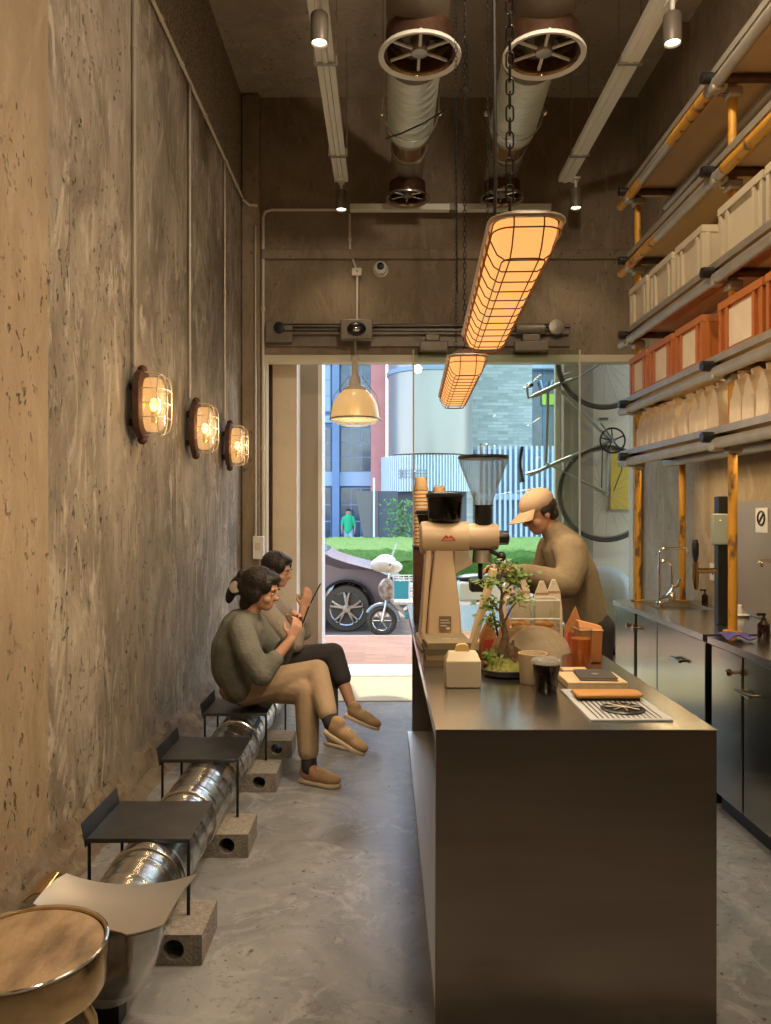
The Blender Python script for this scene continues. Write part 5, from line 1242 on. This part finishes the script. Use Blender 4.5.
# hull as rounded slices across the width
outer = prof
def slice_(y, k, dz): return [(x*k, y, (z-.75)*(1-(1-k)*1.2)+.75-dz) if z > .95 else (x*(1-(1-k)*.4), y, z) for x, z in outer]
hull = MB(); loft(hull, [slice_(-.72,.90,.06), slice_(-.84,.965,.02), slice_(-.90,1,0), slice_(.90,1,0), slice_(.84,.965,.02), slice_(.72,.90,.06)])
part('body_shell', hull, 'carpaint', t, sharp=30)
gl = MB()
gl.prism([(-2.0,1.20),(-1.6,1.50),(-.6,1.57),(.05,1.52),(.75,1.12)], -.906,-.901); gl.add([(1.0,-.74,1.165),(1.0,.74,1.165),(.22,.62,1.57),(.22,-.62,1.57)], [(0,1,2,3)])
part('windows', gl, mat('car_glass', (.10,.13,.15), .05, 0, spec=.8), t)
for q in (1.33,-1.45): part('arch_trim', MB().tube([(x,-.905,z) for x, z in arch(q,.405)], .022, 6), 'blackp', t)
part('sill', MB().box(-1.0,.9,-.915,-.88,.25,.36), 'blackp', t, bevel=.01)
part('headlight', MB().ell((2.02,-.74,.70),(.17,.16,.06)), 'chrome', t); part('door_line', MB().tube([(.62,-.906,1.08),(.66,-.906,.55),(.80,-.906,.32)], .004, 4), 'blackp', t)
part('wing_mirror', MB().ell((.62,-1.0,1.15),(.10,.10,.07)), 'carpaint', t)
def car_wheel(x, yy):
    w = part('wheel', MB().lathe([(.20,-.10),(.245,-.11),(.325,-.10),(.34,-.07),(.34,.07),(.325,.10),(.20,.10)], (0,0,0), 40, TR(x,yy,.34)@RX(90), closed=False), 'tyre', t)
    part('brake_disc', MB().lathe([(.16,.04),(.16,.06)], (0,0,0), 30, TR(x,yy,.34)@RX(90)), 'galvdark', w)
    part('wheel_well', MB().lathe([(.24,-.02),(.24,.02)], (0,0,0), 30, TR(x,yy,.34)@RX(90)), 'blackp', w)
    sp = MB().lathe([(.232,.100),(.248,.115),(.248,.09),(.232,.085)], (x,yy,.34), 40, TR(x,yy,.34)@RX(90)@TR(-x,-yy,-.34), closed=True)
    for k in range(5):
        a = 2*PI*k/5+PI/2
        for q in (-.16,.16): sp.tube([(x+.05*math.cos(a),yy-.115,.34+.05*math.sin(a)),(x+.235*math.cos(a+q),yy-.105,.34+.235*math.sin(a+q))], [.030,.022], 6)
    sp.lathe([(.065,.10),(.06,.13),(.03,.135)], (0,0,0), 20, TR(x,yy,.34)@RX(90)); part('alloy_spokes', sp, 'galv', w)
for x in (1.33,-1.45):
    for y in (-.80,.80): car_wheel(x, y)

# ------------------------------------------------------------------ electric bike with baskets
ez = -.20
t = thing('electric_bike', 'pale electric bike with a blue crate basket parked in front of the car', 'electric bike', (.02,10.85,ez))
M['ebikewhite'] = mat('cream_plastic_fairing', (.70,.66,.56), .45); M['teal'] = mat('teal_plastic', (.06,.42,.52), .5)
s = 10.85/K
cw = (-.07,.215)
w = part('wheel', MB().tube([(cw[0]+.175*math.cos(2*PI*k/36),0,cw[1]+.175*math.sin(2*PI*k/36)) for k in range(36)], .038, 8, closed=True), 'tyre', t)
sp = MB()
for k in range(6): a = 2*PI*k/6; sp.tube([(cw[0],0,cw[1]),(cw[0]+.16*math.cos(a),0,cw[1]+.16*math.sin(a))], .012, 5)
part('rim', MB().tube([(cw[0]+.14*math.cos(2*PI*k/36),0,cw[1]+.14*math.sin(2*PI*k/36)) for k in range(36)], .012, 6, closed=True), 'galv', w); part('spokes', sp, 'galv', w)
part('mudguard', MB().tube(arc((cw[0],0,cw[1]),.235,0,150,12), .026, 8), mat('grey_blue_guard', (.38,.44,.48), .4), t)
part('fork', MB().tube([(cw[0],-.06,cw[1]),(-.02,-.06,.45),(.0,0,.62),(.05,0,1.0)], .020, 8), 'galv', t)
part('front_fairing', MB().ell((.0,-.02,.66),(.12,.12,.16)), mat('patterned_fairing', (.60,.50,.42), .6, 0, (.25,.13,.08), 14), t)
part('hand_muffs', MB().ell((-.08,-.22,1.02),(.15,.12,.10)).ell((.06,-.05,.98),(.16,.14,.09)).ell((-.02,.24,1.04),(.15,.12,.10)), 'ebikewhite', t)
part('handlebar', MB().tube([(.05,-.30,1.03),(.06,0,.99),(.05,.30,1.03)], .016, 8), 'galv', t)
part('windscreen', MB().box(-.01,.01,-.16,.16,0,.30,TR(.03,0,1.02)@RY(20)), 'hopper', t)
bk = MB(); x0, x1, y0, y1, z0, z1 = .09,.54,-.22,.22,.50,.84
for z in (z0,z0+.09,z0+.18,z0+.27,z1): bk.tube([(x0,y0,z),(x1,y0,z),(x1,y1,z),(x0,y1,z)], .008, 4, closed=True)
for k in range(7):
    x = x0+(x1-x0)*k/6; bk.tube([(x,y0,z0),(x,y0,z1)], .007, 4); bk.tube([(x,y1,z0),(x,y1,z1)], .007, 4); y = y0+(y1-y0)*k/6; bk.tube([(x0,y,z0),(x0,y,z1)], .007, 4)
part('wire_basket', bk, 'white', t); part('basket_base', MB().box(x0,x1,y0,y1,z0-.03,z0-.005), 'ebikewhite', t)
part('crate_panel', MB().box(.10,.30,-.232,-.224,.55,.80), 'teal', t, bevel=.01)
part('floor_panel', MB().box(.25,1.1,-.12,.12,.26,.36), 'teal', t, bevel=.02); part('frame_tube', MB().tube([(.02,0,.55),(.25,0,.32),(1.1,0,.32),(1.35,0,.62)], .03, 8), 'ebikewhite', t)
part('seat_box', MB().box(1.0,1.6,-.16,.16,.50,.78), 'ebikewhite', t, bevel=.04); part('seat', MB().ell((1.3,0,.82),(.34,.16,.07)), 'blackp', t)
w2 = part('wheel', MB().tube([(1.35+.175*math.cos(2*PI*k/36),0,.215+.175*math.sin(2*PI*k/36)) for k in range(36)], .038, 8, closed=True), 'tyre', t); part('rim', MB().lathe([(.13,-.03),(.13,.03)], (0,0,0), 24, TR(1.35,0,.215)@RX(90)), 'galv', w2)

# ------------------------------------------------------------------ hedge, street people and buildings
hd = MB()
def hed(u, v):
    x = -6+14*u; p = (v*4)
    prof = [(17.6,-.05),(17.5,.45),(17.7,.68),(18.6,.76),(23.0,.80),(23.2,-.05)]
    k = v*(len(prof)-1); i = min(int(k), len(prof)-2); f = k-i
    y = prof[i][0]*(1-f)+prof[i+1][0]*f; z = prof[i][1]*(1-f)+prof[i+1][1]*f
    n = noise.noise(Vector((x*3,y*3,z*5)))*.07+noise.noise(Vector((x*11,y*11,z*14)))*.05
    return (x, y+n, z+(n if v < .99 and v > .01 else 0))
hd.sheet(hed, 220, 40)
h = solo('clipped_hedge', hd, mat('bright_hedge', (.035,.115,.010), .8, 0, (.075,.19,.02), 22, bump=.8, bscale=30), 'clipped bright green hedge across the street behind the car', 'hedge', loc=(0,20,0))
# blue-grey office block
M['bluewall'] = mat('blue_grey_cladding', (.17,.26,.42), .6, 0, (.20,.29,.45), 1)
M['bluelight'] = mat('pale_blue_panel', (.40,.52,.66), .6, 0, (.44,.56,.70), 1)
M['dkglass'] = mat('dark_window', (.055,.085,.13), .08, 0, (.10,.15,.20), 2, spec=.8)
M['mull'] = mat('window_frame_blue', (.30,.38,.50), .5)
BYb = 31.0
t = thing('office_building', 'blue-grey office building with square windows across the street', 'building', (-6,BYb,-.05))
g = lambda px: (px-385.5)*BYb/K; gz_ = lambda py: H-(py-512)*BYb/K
def bpart(n, mb, m, par=None): return part(n, mb, m, par or t, world=True)
bpart('wall', MB().box(-16, g(380), BYb, BYb+8, -.05, 15), 'bluewall')
bpart('column', MB().box(g(333),g(340),BYb-.5,BYb-.01,-.05,15), 'bluewall'); bpart('column', MB().box(g(300),g(308),BYb-.5,BYb-.01,-.05,15), 'bluewall')
for y0, y1 in ((472,486),(416,423.),(350,365)): bpart('spandrel', MB().box(-16,g(373),BYb-.15,BYb-.012,gz_(y1),gz_(y0)), 'bluelight')
for a, b in ((280,299),(309,331),(341,371)):
    for y0, y1 in ((428,472),(365,412),(488,538),(300,345)):
        f = bpart('window', MB().box(g(a),g(b),BYb-.06,BYb-.008,gz_(y1),gz_(y0)), 'mull')
        n = 3 if b-a > 25 else 2; pn = MB()
        for i in range(n):
            for j in range(3):
                u0 = a+(b-a)*(i+.05)/n; u1 = a+(b-a)*(i+.95)/n; v0 = y0+(y1-y0)*(j+.04)/3; v1 = y0+(y1-y0)*(j+.96)/3
                pn.box(g(u0),g(u1),BYb-.075,BYb-.061,gz_(v1),gz_(v0))
        bpart('panes', pn, 'dkglass' if y0 != 365 or a == 341 else mat('pale_blue_glass', (.36,.50,.62), .1), f)
t = thing('red_column', 'tall pink-red column between the office block and the round building', 'column', (g(379),BYb-.9,-.05))
bpart('shaft', MB().box(g(371.5),g(386),BYb-1.2,BYb-.52,-.05,15), mat('pink_red_render', (.62,.24,.22), .7, 0, (.66,.28,.25), 2)); bpart('plinth', MB().box(g(371),g(386.5),BYb-1.25,BYb-.515,-.05,.4), 'bluewall')
# round building
DYc = 29.6
t = thing('round_building', 'pale round drum building with a slatted white band across the street', 'building', (W(430,512,DYc).x,DYc,-.05))
RX0 = W(430,512,DYc).x
zz = lambda py, d=27.5: H-(py-512)*d/K
M['drum'] = mat('drum_cladding', (.38,.35,.33), .3, .4, (.44,.41,.39), .8, (1,1,.2))
part('drum_wall', MB().lathe([(1.62,zz(452)+.05),(1.62,9.5),(1.5,9.6)], seg=72), 'drum', t)
part('drum_base', MB().lathe([(1.4,0),(1.4,zz(490)+.05)], seg=48), mat('shaded_recess_grey', (.12,.12,.13), .8), t)  # dark grey carries the shade of the recess below the band
part('band_ring', MB().lathe([(1.83,zz(490)+.05),(1.83,zz(456)+.05),(1.5,zz(456)+.05),(1.5,zz(490)+.05)], seg=72, closed=True), mat('band_backing', (.30,.37,.44), .7), t)
slm = MB()
for k in range(54):
    a = PI+PI*k/53; slm.box(-.032,.032,-.03,.03,zz(491)+.05,zz(454)+.05,TR(1.85*math.cos(a),1.85*math.sin(a),0)@RZ(math.degrees(a)+90))
part('slats', slm, mat('white_slats', (.72,.76,.78), .5), t)
part('roof_rim', MB().lathe([(1.65,zz(366)),(1.68,zz(366)+.02),(1.68,zz(362)),(1.65,zz(361))], seg=60), 'mull', t)
lt = MB()                                           # faint raised characters on the band
random.seed(5)
for k in range(5):
    a = rad(232+7.0*k); mx = TR(1.895*math.cos(a),1.895*math.sin(a),zz(473)+.05)@RZ(math.degrees(a)+90)
    lt.box(-.10,.10,-.01,.01,.10,.13,mx).box(-.10,.10,-.01,.01,-.02,.01,mx).box(-.10,.10,-.01,.01,-.14,-.11,mx).box(-.015,.015,-.01,.01,-.18,.18,mx)
    if k % 2: lt.box(-.10,-.07,-.01,.01,-.14,.13,mx)
    else: lt.box(.07,.10,-.01,.01,-.14,.13,mx)
part('sign_characters', lt, mat('dull_letters', (.38,.40,.42), .6), t)
# stone-faced wing with balcony slats
WY = 31.3; gw = lambda px: (px-385.5)*WY/K; zw = lambda py: H-(py-512)*WY/K
t = thing('stone_building', 'pale green stone-faced building with a window and white balcony slats', 'building', (gw(520),WY,-.05))
bpart('wall', MB().box(gw(474),gw(534),WY+.4,WY+6,-.05,13), brickmat('split_stone', (.33,.40,.37), (.56,.61,.57), (.43,.49,.46), 1., .42, .13, msize=.012, plane='XZ', bump=1.))
bpart('wall', MB().box(gw(565),gw(760),WY+.4,WY+6,-.05,13), 'cream'); bpart('lintel', MB().box(gw(534.5),gw(564.5),WY+.5,WY+6,zw(366),13), 'bluelight')
f = bpart('window', MB().box(gw(534.5),gw(564.5),WY+1.0,WY+1.2,zw(450),zw(366)-.01), mat('blue_recess', (.14,.24,.42), .3))
bpart('panes', MB().box(gw(537),gw(548),WY+.96,WY+.99,zw(448),zw(370)).box(gw(550),gw(563),WY+.96,WY+.99,zw(448),zw(370)), 'dkglass', f)
bpart('window_frame', MB().box(gw(534.5),gw(537),WY+.93,WY+.99,zw(450),zw(366)).box(gw(547.5),gw(550),WY+.93,WY+.99,zw(450),zw(366)), 'bluewall', f)
sgn = bpart('lime_sign', MB().box(gw(546),gw(563.5),WY+.80,WY+.90,zw(402),zw(391)), mat('lime_panel', (.50,.72,.10), .6))
bpart('sign_letter', MB().tube([V(gw(544),WY+.72,zw(377)),V(gw(547),WY+.72,zw(388)),V(gw(550),WY+.72,zw(379)),V(gw(553),WY+.72,zw(388)),V(gw(556),WY+.72,zw(377))], .05, 6), 'bluelight', sgn)
bpart('balcony_slab', MB().box(gw(476),gw(760),WY-.5,WY+.38,zw(500),zw(494)), 'bluelight'); bpart('balcony_slab', MB().box(gw(476),gw(760),WY-.5,WY+.38,zw(566),zw(560)), 'bluelight')
sl = MB(); k = 476
while k < 760: sl.box(gw(k),gw(k)+.095,WY-.55,WY-.50,zw(575),zw(447)); k += 5.2
bpart('slats', sl, mat('white_slat_paint', (.66,.72,.76), .5))
bpart('lower_wall', MB().box(gw(476),gw(760),WY+.1,WY+.38,-.05,zw(449)), mat('shaded_blue_wall', (.22,.32,.42), .7))  # wall colour carries the blue shade on the facade
# slanted dark porch and doors under the drum
t = thing('street_porch', 'dark slanted grey porch wall beneath the round building', 'porch', (0,26.4,-.05))
gp = lambda px: (px-385.5)*26.4/K; zp = lambda py: H-(py-512)*26.4/K
bpart('slanted_wall', MB().prism([(gp(355),zp(491)),(gp(377),zp(491)),(gp(377),-.04),(gp(367),-.04)], 26.4, 26.9), mat('brown_grey_slab', (.20,.18,.16), .7)); bpart('post', MB().box(gp(373),gp(375),26.3,26.38,-.04,zp(478)), 'white')
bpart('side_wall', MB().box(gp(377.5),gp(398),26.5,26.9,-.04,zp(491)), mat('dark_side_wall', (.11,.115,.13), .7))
# street tree
t = thing('street_tree', 'slim green street tree beside the dark porch wall', 'tree', (W(402,540,24.5).x,24.5,-.05))
part('trunk', MB().tube([(0,0,0),(.03,0,1.0),(0,0,1.9)], [.05,.04,.02], 8), 'bark', t)
cr = MB(); random.seed(21)
for k in range(420):
    c = V(random.gauss(0,.28),random.gauss(0,.28),random.uniform(.5,2.0)); d = Vector((random.gauss(0,1),random.gauss(0,1),random.gauss(0,1))).normalized(); e = d.orthogonal().normalized(); s_ = .05+.04*random.random()
    cr.add([c-d*s_,c+e*s_*.5,c+d*s_,c-e*s_*.5], [(0,1,2,3)])
part('crown', cr, mat('tree_leaf', (.08,.20,.05), .7, 0, (.16,.30,.08), 3), t)
# passer-by
t = thing('person', 'tiny passer-by in a bright green top walking in front of the office block', 'person', (W(348,545,29).x,29.3,-.05))
b = MB(); b.ell((0,0,1.58),(.10,.09,.12)).cap((0,0,1.42),(0,0,1.5),.05,.05).chain([V(0,0,.9),V(0,0,1.15),V(0,0,1.36)],[.14,.14,.15])
for q in (-1,1): b.chain([V(q*.18,0,1.36),V(q*.25,-.02,1.10),V(q*.24,-.10,.88)],[.05,.04,.03]); b.chain([V(q*.08,0,.9),V(q*.10+.03,-.05*q,.48),V(q*.10,.06*q,.05)],[.085,.06,.045])
hand_mb(b, V(.24,-.10,.88), (0,-.2,-1), (1,0,0), .4, 1); hand_mb(b, V(-.24,-.10,.88), (0,-.2,-1), (-1,0,0), .4, -1)
fused('body', b, 'skin', t, .012, 2, world=False)
sh = MB(); sh.chain([V(0,0,.92),V(0,0,1.15),V(0,0,1.37)],[.17,.165,.165])
for q in (-1,1): sh.chain([V(q*.17,0,1.37),V(q*.24,-.02,1.12)],[.075,.06])
fused('green_top', sh, mat('bright_green_cloth', (.05,.55,.25), .8).name if False else 'leaf', t, .015, 2, world=False).data.materials[0] = mat('bright_green_cloth', (.04,.50,.22), .8)
tr = MB()
for q in (-1,1): tr.chain([V(q*.08,0,.9),V(q*.10+.03,-.05*q,.48),V(q*.10,.06*q,.10)],[.11,.085,.075])
fused('trousers', tr, 'bluelight', t, .015, 2, world=False)
fused('hair', MB().ell((0,.02,1.63),(.105,.10,.10)), 'hair', t, .012, 1, world=False)

# ------------------------------------------------------------------ light
w = bpy.data.worlds.new('sky'); sc.world = w; w.use_nodes = True
nt = w.node_tree; bg = nt.nodes['Background']
sky = nt.nodes.new('ShaderNodeTexSky'); sky.sky_type = 'NISHITA'; sky.sun_disc = False; sky.sun_elevation = rad(55); sky.sun_rotation = rad(10); sky.air_density = 1.3; sky.dust_density = 1.5
nt.links.new(sky.outputs[0], bg.inputs['Color']); bg.inputs['Strength'].default_value = .72
def lamp(name, kind, loc, energy, col, **k):
    l = bpy.data.lights.new(name, kind); l.energy = energy; l.color = col
    for a, b in k.items(): setattr(l, a, b)
    o = bpy.data.objects.new(name, l); C.objects.link(o); o.location = loc; return o
s = lamp('sun', 'SUN', (0,20,20), 5.4, (1,.93,.80), angle=rad(.6))
s.rotation_euler = Vector((.10,-.52,-.9)).to_track_quat('-Z','Y').to_euler()
WARM = (1.,.70,.40)
for x, y, l in SP: lamp('spot_lamp', 'SPOT', (x,y,4.40), (36 if x < 0 else 20) if y < 6 else 22, (1.,.77,.50), spot_size=rad(105), spot_blend=.9, shadow_soft_size=.05)
for x in (-.41,1.73):                       # the same tracks carry on over the camera
    for y, e_ in ((2.2,24),(-.2,20)): lamp('spot_lamp', 'SPOT', (x,y,4.40), e_, (1.,.77,.50), spot_size=rad(110), spot_blend=.9, shadow_soft_size=.05)
for y, z in zip(LY, (2.16,2.16,2.14)): lamp('wall_lamp_light', 'POINT', (XL+.275,y,z), 5, (1.,.66,.34), shadow_soft_size=.05)
for o, L in ((pd,1.2),(pd2,1.2)):
    for ang, dx, e in ((0,0,6),(62,-.085,17),(-62,.085,8)):
        a = lamp('pendant_light', 'AREA', o.location+V(.025+dx,L/2,-.085 if dx == 0 else -.05), e, (1.,.74,.46), shape='RECTANGLE', size=.07, size_y=1.05); a.rotation_euler = (0,rad(ang),o.rotation_euler[2])
lamp('bell_light', 'POINT', (-.30,YF-.16,2.55), 5, (1,.7,.35), shadow_soft_size=.05)
# unseen fill lights added high between the ducts to brighten ceiling and tracks
for x, y, z, e in ((.62,.6,4.3,38),(.85,3.0,4.55,235)): lamp('fill_light', 'POINT', (x,y,z), e, (1.,.80,.58), shadow_soft_size=.08)
# warm strip lights fixed under the shelves
for z, e in ((TZ[0],13),(TZ[1],4),(TZ[2],5),(TZ[3],5)):
    lamp('shelf_strip', 'AREA', (1.95,3.6,z-.09), e, (1.,.72,.36), shape='RECTANGLE', size=.03, size_y=4.2)
p = lamp('door_portal', 'AREA', (.64,YF+.14,1.55), 1, (1,1,1), shape='RECTANGLE', size=3.72, size_y=3.1); p.rotation_euler = (rad(-90),0,0); p.data.cycles.is_portal = True
# ------------------------------------------------------------------ view
sc.view_settings.view_transform = 'Standard'; sc.view_settings.look = 'None'; sc.view_settings.gamma = 1; sc.view_settings.use_curve_mapping = False
sc.view_settings.exposure = .15
cy = sc.cycles; cy.use_denoising = True; cy.max_bounces = 10; cy.diffuse_bounces = 5; cy.glossy_bounces = 5; cy.transparent_max_bounces = 16; cy.transmission_bounces = 6; cy.sample_clamp_indirect = 6; cy.caustics_reflective = False; cy.caustics_refractive = False
